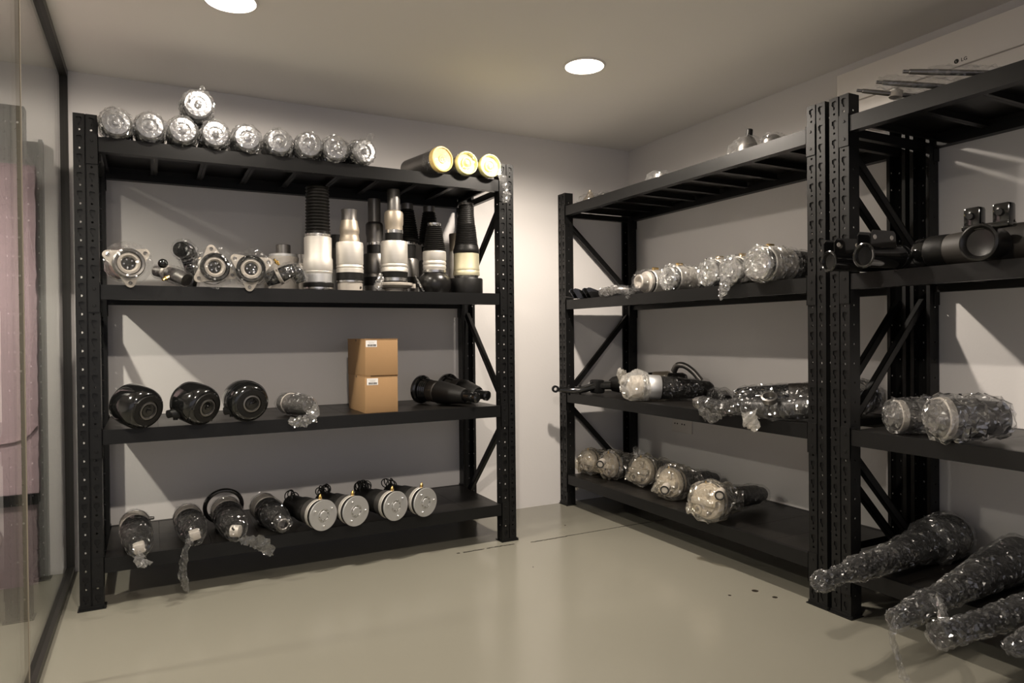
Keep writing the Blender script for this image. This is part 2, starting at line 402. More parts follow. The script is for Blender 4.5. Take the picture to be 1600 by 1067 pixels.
def post_geo():
    hw = PW/2-0.003
    def slot(cx, s): return [(cx+s*x*1.4, z) for x, z in ((-0.0065, 0.058), (0.004, 0.061), (0.0075, 0.056), (0.0072, 0.043), (0.0035, 0.036), (0.0015, 0.026), (-0.002, 0.027), (-0.0015, 0.037), (-0.0068, 0.044))]
    left = perforated(hw, CP, NC, [circ(hw*0.55, 0.010, 0.0048), slot(hw*0.52, 1)], (1,))
    right = perforated(hw, CP, NC, [circ(hw*0.45, 0.010, 0.0048), slot(hw*0.48, -1)], (1,))
    right = xf(right, tr(PW-hw, 0, 0))
    crease = extrude_poly_z([(hw, 0), (hw+0.001, 0.006), (PW-hw-0.001, 0.006), (PW-hw, 0), (PW-hw, 0.0022), (PW-hw-0.0001, 0.008), (hw+0.0001, 0.008), (hw, 0.0022)], 0, HT)
    side = perforated(PD, CP, NC, [circ(PD*0.45, 0.012, 0.0042)])
    M = Matrix(((0, 1, 0, 0), (1, 0, 0, 0), (0, 0, 1, 0), (0, 0, 0, 1)))
    sl = xf(side, M); sr_ = xf(side, tr(PW-0.0022, 0, 0) @ M)
    lips = merge(box(0.0, 0.015, PD-0.002, PD, 0, HT), box(PW-0.015, PW, PD-0.002, PD, 0, HT))
    return merge(left, right, crease, sl, sr_, lips)
def extrude_poly_z(poly, z0, z1):
    n = len(poly); V = [Vector((x, y, z0)) for x, y in poly] + [Vector((x, y, z1)) for x, y in poly]
    F = [tuple(range(n)), tuple(range(2*n-1, n-1, -1))] + [(i, (i+1) % n, (i+1) % n+n, i+n) for i in range(n)]
    return V, F
def make_rack(label, L, loc, rz):
    t = root('storage_rack', label, 'shelving rack', loc, group='black boltless steel storage racks')
    t.matrix_world = Matrix.Translation(loc) @ rot('Z', rz)
    pg = post_geo()
    me = None
    for i, M in enumerate((tr(0, 0, 0), tr(L-PW, 0, 0), tr(PW, RD, 0) @ rot('Z', 180), tr(L, RD, 0) @ rot('Z', 180))):
        if me is None: p = part('post', pg, BLACK, t, smooth=False); me = p.data
        else: p = link(bpy.data.objects.new('post', me), t)
        p.matrix_local = M
    for x in (0, L-PW):
        for y in (0, RD-PD):
            g = merge(box(x-0.008, x+PW+0.008, y-0.010, y+PD+0.004, 0, 0.004), box(x-0.003, x+PW+0.003, y-0.003, y-0.0004, 0.004, 0.016),
                      xf(lathe([(0.004, 0.007), (0.012, 0.007), (0.012, 0)], 6), tr(x+PW+0.003, y-0.004, 0)))
            part('foot_plate', g, BLACK, t, smooth=False)
    beam_prof = [(0.0, -BH), (0.0, 0.0), (0.022, 0.0), (0.022, -0.022), (0.040, -0.022), (0.040, -BH)]
    for z in LV:
        for back in (0, 1):
            g = extrude_poly([(y, z+q) for y, q in beam_prof], PW+0.001, L-PW-0.001)
            if back: g = xf(g, Matrix(((1, 0, 0, 0), (0, -1, 0, RD), (0, 0, 1, 0), (0, 0, 0, 1))))
            b = part('beam', g, BLACK, t, smooth=False)
            for s in (0, 1):
                x0, x1 = (PW-0.040, PW+0.003) if s == 0 else (L-PW-0.003, L-PW+0.040)
                y0, y1 = (-0.004, -0.0005) if not back else (RD+0.0005, RD+0.003)
                g2 = box(x0, x1, y0, y1, z-0.112, z+0.008)
                fx = PW+0.0005 if s == 0 else L-PW-0.003
                yy = (-0.004, 0.034) if not back else (RD-0.034, RD+0.003)
                g2 = merge(g2, box(fx, fx+0.0025, yy[0], yy[1], z-0.112, z+0.008))
                if not back:
                    for q in (-0.018, -0.085):
                        g2 = merge(g2, xf(lathe([(0, 0.006), (0.0025, 0.005), (0.0025, 0)], 10), tr((x0+x1)/2, -0.004, z+q) @ rot('X', 90)))
                part('end_connector', g2, BLACK, b, smooth=False)
        # decking made of folded steel trays
        n = 9; x0, x1 = PW+0.004, L-PW-0.004; w = (x1-x0)/n; G = []
        for k in range(n):
            a, c = x0+k*w+0.0006, x0+(k+1)*w-0.0006
            G.append(box(a, c, 0.0235, RD-0.0235, z-0.0022, z-0.0008))
            G.append(box(a, a+0.002, 0.042, RD-0.042, z-0.030, z-0.0022)); G.append(box(c-0.002, c, 0.042, RD-0.042, z-0.030, z-0.0022))
            G.append(box(a, a+0.014, 0.042, RD-0.042, z-0.032, z-0.030)); G.append(box(c-0.014, c, 0.042, RD-0.042, z-0.032, z-0.030))
            G.append(box(a, c, 0.0235, 0.0255, z-0.0218, z-0.0022)); G.append(box(a, c, RD-0.0255, RD-0.0235, z-0.0218, z-0.0022))
        part('shelf_deck', merge(*G), BOARD, t, smooth=False)
    # end frame bracing
    for xc in (PW/2, L-PW/2):
        for z in (1.868, 0.12):
            part('brace', box(xc-0.012, xc+0.012, PD-0.03, RD-PD+0.03, z-0.017, z+0.017), BLACK, t, smooth=False)
        for (ya, za, yb, zb) in ((PD-0.02, 1.82, RD-PD+0.02, 1.38), (RD-PD+0.02, 1.22, PD-0.02, 0.72), (PD-0.02, 0.645, RD-PD+0.02, 0.155)):
            d = Vector((0, yb-ya, zb-za)); ln = d.length; ang = math.atan2(zb-za, yb-ya)
            g = merge(box(-0.011, 0.011, 0, ln, -0.016, -0.013), box(-0.011, -0.008, 0, ln, -0.016, 0.016), box(0.008, 0.011, 0, ln, -0.016, 0.016), box(-0.011, 0.011, 0, ln, 0.013, 0.016))
            part('brace', xf(g, tr(xc, ya, za) @ Matrix.Rotation(ang, 4, 'X')), BLACK, t, smooth=False)
    return t
make_rack('black four-shelf steel rack along the back wall, holding the cardboard boxes', 1.985, (0, 0, 0), 0)
make_rack('black four-shelf steel rack on the right wall, ending in the room corner', 1.9966, (XB, 0.5707, 0), -90)
make_rack('black steel rack cut by the right edge of the photo, under the air conditioner', 2.0, (XB, -1.4457, 0), -90)
Z1, Z2, Z3, Z4 = [z-0.0008 for z in LV]

# ---------------------------------------------------------------- air conditioner
ac = root('air_conditioner', 'pale wall-mounted air conditioner high on the right wall, above the rack', 'air conditioner', (3.19, -1.9, 2.14))
ax0 = 2.99
def loc(*g): return xf(g, tr(-3.19, 1.9, -2.14))
part('housing', loc(*bbox(ax0+0.012, 3.187, -2.45, -1.195, 2.02, 2.238, 0.012)), WHITEP, ac)
part('front_panel', loc(*bbox(ax0, ax0+0.02, -2.45, -1.195, 2.099, 2.238, 0.006)), WHITEP, ac)
part('lower_flap', loc(*bbox(ax0+0.002, ax0+0.02, -2.45, -1.195, 2.025, 2.092, 0.004)), WHITEP, ac)
lg = part('logo_badge', loc(*xf(solid([(0, 0.0085), (0.0012, 0.0085)], 24), tr(ax0, -1.712, 2.119) @ rot('Y', -90))), FRAME, ac)
def text_mesh(txt, size, m, parent, M, name='lettering', ext=0.0006):
    cu = bpy.data.curves.new('txt', 'FONT'); cu.body = txt; cu.size = size; cu.extrude = ext; cu.resolution_u = 2
    o = bpy.data.objects.new('txt', cu); link(o); bpy.context.view_layer.update()
    me = bpy.data.meshes.new_from_object(o.evaluated_get(bpy.context.evaluated_depsgraph_get())); bpy.data.objects.remove(o)
    me.name = name; me.materials.clear(); me.materials.append(m); ob = link(bpy.data.objects.new(name, me), parent); ob.matrix_local = M
    return ob
RX = Matrix(((0, 0, -1, 0), (-1, 0, 0, 0), (0, 1, 0, 0), (0, 0, 0, 1)))   # text reads towards -y, faces -x
text_mesh('LG', 0.019, FRAME, ac, tr(ax0-0.0004-3.19, -1.728+1.9, 2.1125-2.14) @ RX)
# small face inside the badge: stem, foot and dot in the body colour
text_mesh('L', 0.010, WHITEP, lg, tr(ax0-0.0014-3.19, -1.709+1.9, 2.1155-2.14) @ RX, name='badge_mark', ext=0.0003)

# wall outlet under the second shelf of the right-hand rack
wo = root('wall_outlet', 'pale wall outlet on the right wall, just under the third shelf from the top', 'wall outlet', (XW-0.001, 0.08, 0.52))
part('cover_plate', bbox(-0.008, 0.0, -0.12, 0.06, -0.04, 0.04, 0.003), WHITEP, wo)
for yy in (0.02, -0.045):
    part('socket', merge(*[xf(solid([(0, 0.005), (0.0012, 0.005)], 10), tr(-0.008, yy+q, 0.012) @ rot('Y', -90)) for q in (-0.011, 0.011)]), DARK, wo)

# ---------------------------------------------------------------- beyond the glass
pf = root('foam_board', 'tall pink foam board standing beyond the glass partition', 'foam board', (-0.9, 0.49, 0.41))
rng = random.Random(2); n = 60
def ragged(x0, x1, y0, y1, z0, z1, rseed):
    r = random.Random(rseed); V = []; 
    for k in range(n+1):
        z = z0+(z1-z0)*k/n; j = r.uniform(-0.004, 0.002)
        V += [Vector((x0, y0, z)), Vector((x1+j, y0, z)), Vector((x1+j, y1, z)), Vector((x0, y1, z))]
    F = [(0, 1, 2, 3), tuple(4*n+i for i in (3, 2, 1, 0))]
    for k in range(n):
        a = 4*k
        F += [(a+i, a+(i+1) % 4, a+4+(i+1) % 4, a+4+i) for i in range(4)]
    return V, F
part('board', ragged(-0.8, 0.716, -0.03, 0.03, 0, 1.46, 3), PINK, pf, smooth=False)
part('edge_fold', tube(smoothpath([(0.712, -0.034, 0.30), (0.66, -0.034, 0.245), (0.55, -0.034, 0.225), (0.3, -0.034, 0.215)], 8), 0.006, 8, flat=0.5), PINK2, pf)
lb = root('pallet_rail', 'black rail between the pink board and the mauve board, beyond the glass', 'rail', (-0.9, 0.49, 0.362))
part('rail', box(-0.8, 0.712, -0.045, 0.035, 0, 0.047), BLACK, lb, smooth=False)
mb = root('foam_board', 'lower mauve foam block on the floor beyond the glass partition', 'foam board', (-0.9, 0.49, 0))
part('board', ragged(-0.8, 0.706, -0.03, 0.03, 0, 0.361, 5), PINK2, mb, smooth=False)


# ================================================================ goods on the shelves
def fin(prof, k=1.03, grow=0.003): return [(z, r*k+grow) for z, r in prof]
def wrap(parent, prof, seed, amp=0.005, m=None, dz=0.011, seg=26, low=0.4, name='plastic_wrap'):
    return part(name, film_shell(prof, seed, amp, dz, seg, low), m or FILM, parent, smooth=False)
def unrot(rt_, p):
    """world point -> local point of a root"""
    return rt_.matrix_world.inverted() @ Vector(p)
def tail(parent, pts, wid, seed, m=None, flat=0.18, name='plastic_tail', fd=None):
    P = [unrot(parent, p) for p in pts]
    return part(name, film_tail(P, wid, seed, flat, fd=fd), m or FILM, parent, smooth=False)

# ---- left rack, top shelf: ten film-wrapped rolls
def top_roll(label, x, z, r, seed, style, yaw=0.0, yf=-0.03):
    L = 0.30
    d = Vector((math.sin(yaw), -math.cos(yaw), 0))
    t = root('wrapped_air_spring', label, 'wrapped air spring', Vector((x, yf, z))-d*L, d, group='wrapped air springs on the top shelf')
    part('rubber_sleeve', solid([(0, r*0.8), (0.012, r*0.93), (L-0.05, r*0.93), (L-0.03, r*0.9)]), RUBBER, t)
    cap = [(L-0.04, r*0.86), (L-0.012, r*0.86), (L-0.004, r*0.80), (L-0.002, r*0.50), (L-0.010, r*0.46), (L-0.010, r*0.24), (L+0.002, r*0.22), (L+0.004, r*0.10), (L+0.004, 0)]
    part('end_cap', solid(cap), FOIL, t)
    if style in ('hub', 'top'):
        part('centre_stud', solid([(L-0.008, r*0.2), (L+0.010, r*0.18), (L+0.013, r*0.1)], 20), STEEL, t)
        part('port', xf(solid([(0, 0.0045), (0.0015, 0.0045)], 12), tr(-r*0.52 if style == 'top' else r*0.1, r*0.1, L+0.0055)), DARK, t)
    a = 0.0045
    prof = [(L*0.55, r*0.95), (L-0.03, r*0.94), (L-0.012, r*0.90), (L+0.002, r*0.72), (L+0.010, r*0.45), (L+0.014, r*0.2), (L+0.013, 0)]
    wrap(t, prof, seed, 0.008, FILMS, 0.008, 34, 0.35)
    if style == 'peak': tail(t, [Vector((x, yf, z+r*0.4)), Vector((x+0.015, yf-0.015, z+r*1.0)), Vector((x+0.03, yf-0.02, z+r*1.25))], [0.02, 0.018, 0.006], seed+1)
    if style == 'top': tail(t, [Vector((x+0.01, yf-0.005, z+r*0.7)), Vector((x+0.015, yf-0.01, z+r*1.16))], [0.018, 0.004], seed+1)
    return t
R0 = 0.0612
ROLLS = [(0.151, 'plain', 'film-wrapped air spring at the left end of the top shelf, beside the post'),
 (0.273, 'plain', 'second film-wrapped air spring from the left end of the top shelf'),
 (0.397, 'plain', 'film-wrapped air spring on the top shelf, lower left one under the stacked roll'),
 (0.524, 'hub', 'film-wrapped air spring with visible hub, lower right one under the stacked roll'),
 (0.653, 'plain', 'film-wrapped air spring right of the one with the visible hub on the top shelf'),
 (0.788, 'hub', 'film-wrapped air spring with a small dark port, sixth in the top shelf row'),
 (0.920, 'plain', 'film-wrapped air spring with swirled film, third from the right of the silvery row'),
 (1.042, 'hub', 'film-wrapped air spring with dark centre, second from the right of the silvery row'),
 (1.181, 'peak', 'loosely wrapped air spring with pointed film, last on the right of the silvery row')]
for i, (x, st, lb) in enumerate(ROLLS):
    top_roll(lb, x, Z4+R0+0.001, R0, 100+i*7, st, yaw=(0.25 if st == 'peak' else 0.0))
top_roll('film-wrapped air spring lying on top of two others on the top shelf', 0.457, Z4+R0*2.92, R0*1.06, 191, 'top', yf=-0.035)

def yellow_roll(label, x, r, m, seed, L, yaw, holes=False):
    d = Vector((math.sin(yaw), -math.cos(yaw), 0)); yf = -0.035
    t = root('yellow_capped_strut', label, 'capped air spring', Vector((x, yf, Z4+r+0.002))-d*L, d, group='air springs with yellow caps')
    part('dark_sleeve', solid([(0, r*0.75), (0.01, r*0.88), (L-0.03, r*0.9), (L-0.02, r*0.9)]), GUN, t)
    part('yellow_cap', solid([(L-0.030, r*0.93), (L-0.028, r*0.99), (L-0.002, r), (L+0.002, r*0.97), (L+0.003, r*0.90), (L-0.002, r*0.86), (L-0.012, r*0.80), (L-0.014, r*0.52),
          (L-0.004, r*0.47), (L-0.004, r*0.40), (L-0.010, r*0.34), (L-0.006, r*0.28), (L+0.001, r*0.17), (L+0.003, 0)] if not holes else
         [(L-0.030, r*0.93), (L-0.028, r*0.99), (L-0.002, r), (L+0.002, r*0.97), (L+0.003, r*0.88), (L-0.004, r*0.84), (L-0.006, r*0.34), (L-0.002, r*0.28), (L-0.003, 0)], 56), m, t)
    if holes:
        for k in range(8):
            a = k*math.pi/4; part('vent_hole', xf(solid([(0, 0.0022), (0.0012, 0.0022)], 8), tr(0.010*math.cos(a), 0.010*math.sin(a), L-0.0025)), DARK, t)
    else: part('foil_ring', torus(r*0.97, 0.0016, 40, 6, L-0.029), YEL2, t)
    wrap(t, [(L-0.09, r*0.97), (L-0.02, r*1.0), (L+0.004, r*0.93), (L+0.006, r*0.6), (L+0.006, r*0.3), (L+0.006, 0)], seed, 0.003, FILMD, 0.012, 30, 0.3)
    return t
yellow_roll('dark air spring with an amber yellow cap, leftmost of the three', 1.569, 0.064, YEL1, 401, 0.32, 0.22, True)
yellow_roll('air spring with a pale yellow ringed cap, middle of the three', 1.705, 0.0595, YEL2, 402, 0.28, 0.05)
y3 = yellow_roll('air spring with a pale yellow ringed cap, right of the three by the post', 1.836, 0.0595, YEL2, 403, 0.28, 0.02)
tail(y3, [(1.875, -0.045, 1.945), (1.90, -0.05, 1.90), (1.918, -0.045, 1.86), (1.925, -0.04, 1.82), (1.91, -0.04, 1.79)], [0.012, 0.024, 0.012, 0.030, 0.012], 17, FILM, 0.3)

# ---- left rack, second shelf: upright air springs (z from the shelf)
def upright(name, label, cat, x, y, parts, group=None, rz=0):
    t = root(name, label, cat, (x, y, Z3), None, math.radians(0), group)
    t.matrix_world = tr(x, y, Z3) @ rot('Z', rz)
    for nm, prof, m in parts: part(nm, solid(prof, 48) if isinstance(prof, list) else prof, m, t)
    return t
G_UP = 'air springs standing upright on the second shelf'
# h: black bellows over tall aluminium can
upright('air_spring', 'tall air spring with ribbed black bellows on a wide aluminium can, leftmost upright one', 'air spring', 0.981, 0.11, [
 ('base_plate', [(0, 0.052), (0.006, 0.052), (0.008, 0.070), (0.016, 0.070), (0.018, 0.064)], STEEL),
 ('rubber_ring', [(0.018, 0.066), (0.020, 0.071), (0.036, 0.071), (0.040, 0.065)], RUBBER),
 ('lower_sleeve', [(0.040, 0.0655), (0.072, 0.0665), (0.080, 0.0665)], DISC),
 ('aluminium_can', [(0.080, 0.0665), (0.090, 0.069), (0.093, 0.067), (0.098, 0.069), (0.150, 0.069), (0.160, 0.065), (0.255, 0.064), (0.258, 0.060)], ALU),
 ('top_ring', [(0.258, 0.058), (0.262, 0.058), (0.264, 0.063), (0.270, 0.063), (0.272, 0.058)], STEEL),
 ('bellows', bellows(0.272, 0.500, 0.0555, 0.052, 15, 0.0035), RUBBER)], G_UP)
# i: bare nickel cone over aluminium can
t = upright('air_spring', 'air spring with bare brownish metal cone over a pale aluminium can', 'air spring', 1.131, 0.10, [
 ('base_mount', [(0, 0.059), (0.040, 0.060), (0.042, 0.058)], PALE),
 ('clamp_band', [(0.042, 0.061), (0.044, 0.0645), (0.052, 0.0645), (0.054, 0.061)], STEEL),
 ('rubber_ring', [(0.054, 0.062), (0.056, 0.0655), (0.088, 0.0655), (0.090, 0.062)], RUBBER),
 ('aluminium_can', [(0.090, 0.0655), (0.108, 0.0655), (0.112, 0.062), (0.116, 0.0655), (0.122, 0.0655), (0.127, 0.0625), (0.134, 0.0655), (0.228, 0.0655), (0.238, 0.063), (0.240, 0.050)], ALU),
 ('metal_cone', [(0.240, 0.049), (0.255, 0.0485), (0.268, 0.045), (0.276, 0.044), (0.288, 0.047), (0.300, 0.0475), (0.318, 0.044), (0.345, 0.039)], BRONZ),
 ('dark_collar', [(0.345, 0.039), (0.362, 0.037), (0.385, 0.0375), (0.398, 0.039), (0.400, 0.036), (0.395, 0.034), (0.39, 0.034)], GUN)], G_UP)
part('mount_hole', xf(solid([(0, 0.006), (0.002, 0.006)], 16), tr(0.040, -0.045, 0.018) @ rot('Z', 42) @ rot('X', 90)), DARK, t)
# j: dark one behind
upright('air_spring', 'dark air spring with narrow top tube standing behind the bare metal cone', 'air spring', 1.315, 0.30, [
 ('base_mount', [(0, 0.055), (0.045, 0.055)], GUN),
 ('rubber_ring', [(0.045, 0.058), (0.09, 0.058)], RUBBER),
 ('can', [(0.09, 0.060), (0.105, 0.060), (0.108, 0.058), (0.112, 0.060), (0.205, 0.060), (0.212, 0.056)], GUN),
 ('rubber_neck', [(0.212, 0.040), (0.258, 0.040)], RUBBER),
 ('clamp_band', [(0.258, 0.041), (0.259, 0.0425), (0.272, 0.0425), (0.273, 0.041)], STEEL),
 ('shoulder', [(0.273, 0.041), (0.300, 0.041), (0.320, 0.045), (0.365, 0.045), (0.375, 0.041), (0.380, 0.034)], GUN),
 ('top_tube', [(0.380, 0.033), (0.500, 0.033), (0.502, 0.030)], GUN)], G_UP)
# k: tallest front one with flange and film tabs
t = upright('air_spring', 'tallest air spring, pale rounded shoulder, narrow grey top tube and wide flanged base', 'air spring', 1.358, 0.105, [
 ('base_mount', [(0, 0.045), (0.026, 0.047)], PALE),
 ('flange', [(0.020, 0.062), (0.024, 0.078), (0.034, 0.094), (0.043, 0.095), (0.047, 0.088), (0.049, 0.066)], PALE),
 ('clamp_band', [(0.055, 0.063), (0.056, 0.0665), (0.072, 0.0665), (0.073, 0.063)], STEEL),
 ('rubber_ring', [(0.049, 0.0625), (0.055, 0.064), (0.073, 0.065), (0.100, 0.0675), (0.103, 0.064)], RUBBER),
 ('aluminium_can', [(0.103, 0.0675), (0.120, 0.0675), (0.125, 0.064), (0.130, 0.0675), (0.137, 0.0675), (0.142, 0.0645), (0.150, 0.0675), (0.245, 0.0675), (0.256, 0.064), (0.258, 0.050)], ALU),
 ('rubber_neck', [(0.258, 0.044), (0.296, 0.044)], RUBBER),
 ('neck_clamp', [(0.296, 0.0445), (0.297, 0.0465), (0.313, 0.0465), (0.314, 0.0445)], STEEL),
 ('shoulder', [(0.314, 0.044), (0.335, 0.044), (0.350, 0.0475), (0.395, 0.0475), (0.405, 0.044), (0.412, 0.034)], BRONZ),
 ('top_tube', [(0.412, 0.0325), (0.510, 0.0325), (0.518, 0.031), (0.518, 0.028), (0.51, 0.028)], GUN)], G_UP)
for s in (-1, 1):
    part('flange_lug', xf(solid([(0.022, 0.018), (0.044, 0.018)], 20), tr(s*0.083, -0.028, 0)), PALE, t)
    tail(t, [(1.358+s*0.088, 0.045, Z3+0.090), (1.358+s*0.097, 0.03, Z3+0.055), (1.358+s*0.108, 0.02, Z3+0.030), (1.358+s*0.118, 0.015, Z3+0.008)], [0.005, 0.017, 0.020, 0.010], 31+s, FILMS, 0.3)
# l, m: bellows cones behind
for (x, y, lb) in ((1.512, 0.345, 'black bellows cone behind the tallest air spring'), (1.650, 0.375, 'black bellows cone behind the short air spring with the white cap')):
    upright('air_spring', lb, 'air spring', x, y, [
     ('base_mount', [(0, 0.054), (0.05, 0.054)], GUN), ('rubber_ring', [(0.05, 0.058), (0.10, 0.058)], RUBBER),
     ('can', [(0.10, 0.060), (0.19, 0.060), (0.20, 0.055)], GUN), ('rubber_neck', [(0.20, 0.040), (0.275, 0.044)], RUBBER),
     ('clamp_band', [(0.275, 0.046), (0.276, 0.048), (0.290, 0.048), (0.291, 0.046)], STEEL),
     ('bellows', bellows(0.291, 0.470, 0.064, 0.034, 14, 0.003), RUBBER),
     ('top_cap', [(0.470, 0.032), (0.500, 0.033), (0.502, 0.030)], GUN)], G_UP)
# n: short one with bulb
t = upright('air_spring', 'short air spring with white metal cap, black bellows and a bulging black base', 'air spring', 1.578, 0.115, [
 ('rubber_bulb', [(0, 0.060), (0.004, 0.070), (0.030, 0.083), (0.060, 0.085), (0.085, 0.078), (0.103, 0.060), (0.108, 0.054)], SATIN),
 ('clamp_band', [(0.106, 0.056), (0.108, 0.060), (0.120, 0.061), (0.122, 0.056)], STEEL),
 ('aluminium_can', [(0.122, 0.056), (0.132, 0.060), (0.140, 0.0605), (0.146, 0.058), (0.152, 0.061), (0.160, 0.061), (0.168, 0.0575), (0.176, 0.061), (0.214, 0.061), (0.218, 0.058)], ALU),
 ('bellows', bellows(0.218, 0.352, 0.058, 0.036, 13, 0.003), RUBBER),
 ('white_cap', [(0.352, 0.033), (0.356, 0.035), (0.364, 0.035), (0.367, 0.031)], ALUB)], G_UP)
# o: metal tube behind
upright('air_spring', 'plain grey metal tube standing behind the two rightmost air springs', 'air spring', 1.795, 0.32, [
 ('base_mount', [(0, 0.050), (0.10, 0.050)], GUN), ('can', [(0.10, 0.048), (0.25, 0.046)], ALU), ('tube', [(0.25, 0.042), (0.345, 0.046), (0.350, 0.044), (0.346, 0.041)], BRONZ)], G_UP)
# p: rightmost
upright('air_spring', 'tall air spring with long black bellows and a black cup base, rightmost upright one', 'air spring', 1.762, 0.12, [
 ('black_cup', [(0, 0.078), (0.003, 0.084), (0.010, 0.086), (0.078, 0.086), (0.083, 0.083), (0.084, 0.060)], RUBBER),
 ('steel_ring', [(0.084, 0.062), (0.096, 0.066), (0.098, 0.069)], STEEL),
 ('aluminium_can', [(0.098, 0.0695), (0.104, 0.0705), (0.118, 0.0705), (0.124, 0.068), (0.130, 0.070), (0.138, 0.068), (0.214, 0.0675), (0.217, 0.064)], GOLDA),
 ('rubber_shoulder', [(0.217, 0.068), (0.221, 0.0705), (0.235, 0.0705), (0.245, 0.066), (0.260, 0.063)], RUBBER),
 ('bellows', bellows(0.260, 0.370, 0.061, 0.048, 12, 0.0022) + bellows(0.370, 0.472, 0.047, 0.038, 10, 0.0012), RUBBER),
 ('top_cap', [(0.472, 0.036), (0.474, 0.040), (0.484, 0.040), (0.487, 0.034)], GUN)], G_UP)
upright('air_spring', 'dark narrow can mostly hidden behind the leftmost upright air spring', 'air spring', 1.115, 0.30, [
 ('base_mount', [(0, 0.052), (0.12, 0.052)], GUN), ('can', [(0.12, 0.050), (0.23, 0.048)], RUBG), ('rubber_top', [(0.23, 0.040), (0.30, 0.038)], RUBBER)], G_UP)
# grey machined stack behind the triangular mounts
upright('pump_housing', 'grey machined cylinder with stepped dark top, standing behind the wrapped mounts', 'pump housing', 0.842, 0.24, [
 ('body', [(0, 0.070), (0.15, 0.070), (0.158, 0.072), (0.168, 0.072), (0.170, 0.060)], CAST),
 ('flange', [(0.170, 0.066), (0.182, 0.066), (0.184, 0.05)], DISC),
 ('dark_cap', [(0.184, 0.034), (0.228, 0.034), (0.230, 0.031)], GUN)])
upright('pump_housing', 'grey stepped cylinder just right of the taller machined cylinder', 'pump housing', 0.935, 0.33, [
 ('body', [(0, 0.052), (0.145, 0.052), (0.15, 0.045)], CAST), ('dark_cap', [(0.15, 0.036), (0.195, 0.036), (0.197, 0.033)], GUN)])

# ---- left rack, second shelf: triangular flange mounts
def tri_outline(R, r, n=8):
    out = []; rc = 0.058
    for k in range(3):
        a0 = math.pi/2+k*2*math.pi/3; c = Vector((R*math.cos(a0), R*math.sin(a0)))
        for q in (-60, -50, -42): an = a0+math.radians(q); out.append((rc*math.cos(an), rc*math.sin(an)))
        for i in range(n+1):
            a = a0-math.radians(62)+math.radians(124)*i/n; out.append((c.x+r*math.cos(a), c.y+r*math.sin(a)))
        for q in (42, 50): an = a0+math.radians(q); out.append((rc*math.cos(an), rc*math.sin(an)))
    return out
def tri_mount(label, x, y, z, yaw, roll, body_m, ring_m, seed, dark_face=False, pitch=0.0, lean=0.0):
    d = Vector((math.sin(yaw), -math.cos(yaw), pitch)); L = 0.17
    t = root('strut_mount', label, 'strut mount', Vector((x, y, z))-d.normalized()*L, d, roll, 'wrapped triangular strut mounts')
    part('body', solid([(0, 0.048), (0.01, 0.055), (L-0.05, 0.060), (L-0.03, 0.064), (L-0.024, 0.056)]), body_m, t)
    ol = tri_outline(0.080, 0.018); g = extrude_poly_z(ol, L-0.024, L-0.014)
    part('flange_plate', g, PALE, t, angle=50)
    for k in range(3):
        a = math.pi/2+k*2*math.pi/3
        part('bolt_hole', xf(lathe([(L-0.0139, 0.0), (L-0.0139, 0.0055), (L-0.0120, 0.0068), (L-0.014, 0.0078)], 16), tr(0.080*math.cos(a), 0.080*math.sin(a), 0)), GUN, t)
    part('outer_ring', lathe([(L-0.014, 0.059), (L+0.006, 0.061), (L+0.012, 0.056), (L+0.010, 0.048), (L-0.006, 0.044)], 48), ring_m, t)
    part('inner_ring', lathe([(L-0.006, 0.046), (L+0.004, 0.043), (L+0.006, 0.034), (L-0.002, 0.028), (L-0.010, 0.027)], 48), PALE, t)
    part('hub', solid([(L-0.012, 0.029), (L-0.008, 0.026), (L-0.006, 0.012), (L-0.001, 0.010), (L-0.001, 0)], 32), RUBBER, t)
    for k in range(5):
        a = k*2*math.pi/5; part('hub_bolt', xf(solid([(L-0.008, 0.0035), (L-0.004, 0.0035)], 10), tr(0.017*math.cos(a), 0.017*math.sin(a), 0)), STEEL, t)
    wrap(t, [(0.03, 0.06), (L-0.03, 0.070), (L-0.005, 0.086), (L+0.008, 0.070), (L+0.014, 0.045), (L+0.013, 0.02), (L+0.013, 0)], seed, 0.006, FILMD, 0.014, 24, 0.5)
    return t
PINKR = mat('brown_sleeve', (0.16, 0.10, 0.09), 0.5, var=0.2)
tri_mount('film-wrapped three-lobed strut mount with a brown sleeve, left end of the second shelf', 0.190, -0.03, Z3+0.088, 0.25, 186, PINKR, GUN, 61)
tri_mount('film-wrapped three-lobed strut mount with its top lobe up, middle of the three', 0.515, -0.02, Z3+0.086, 0.15, 8, GUN, RUBBER, 62)
tri_mount('three-lobed strut mount with a black outer ring, right of the three', 0.660, -0.036, Z3+0.082, -0.1, 175, RUBBER, RUBBER, 63, True)

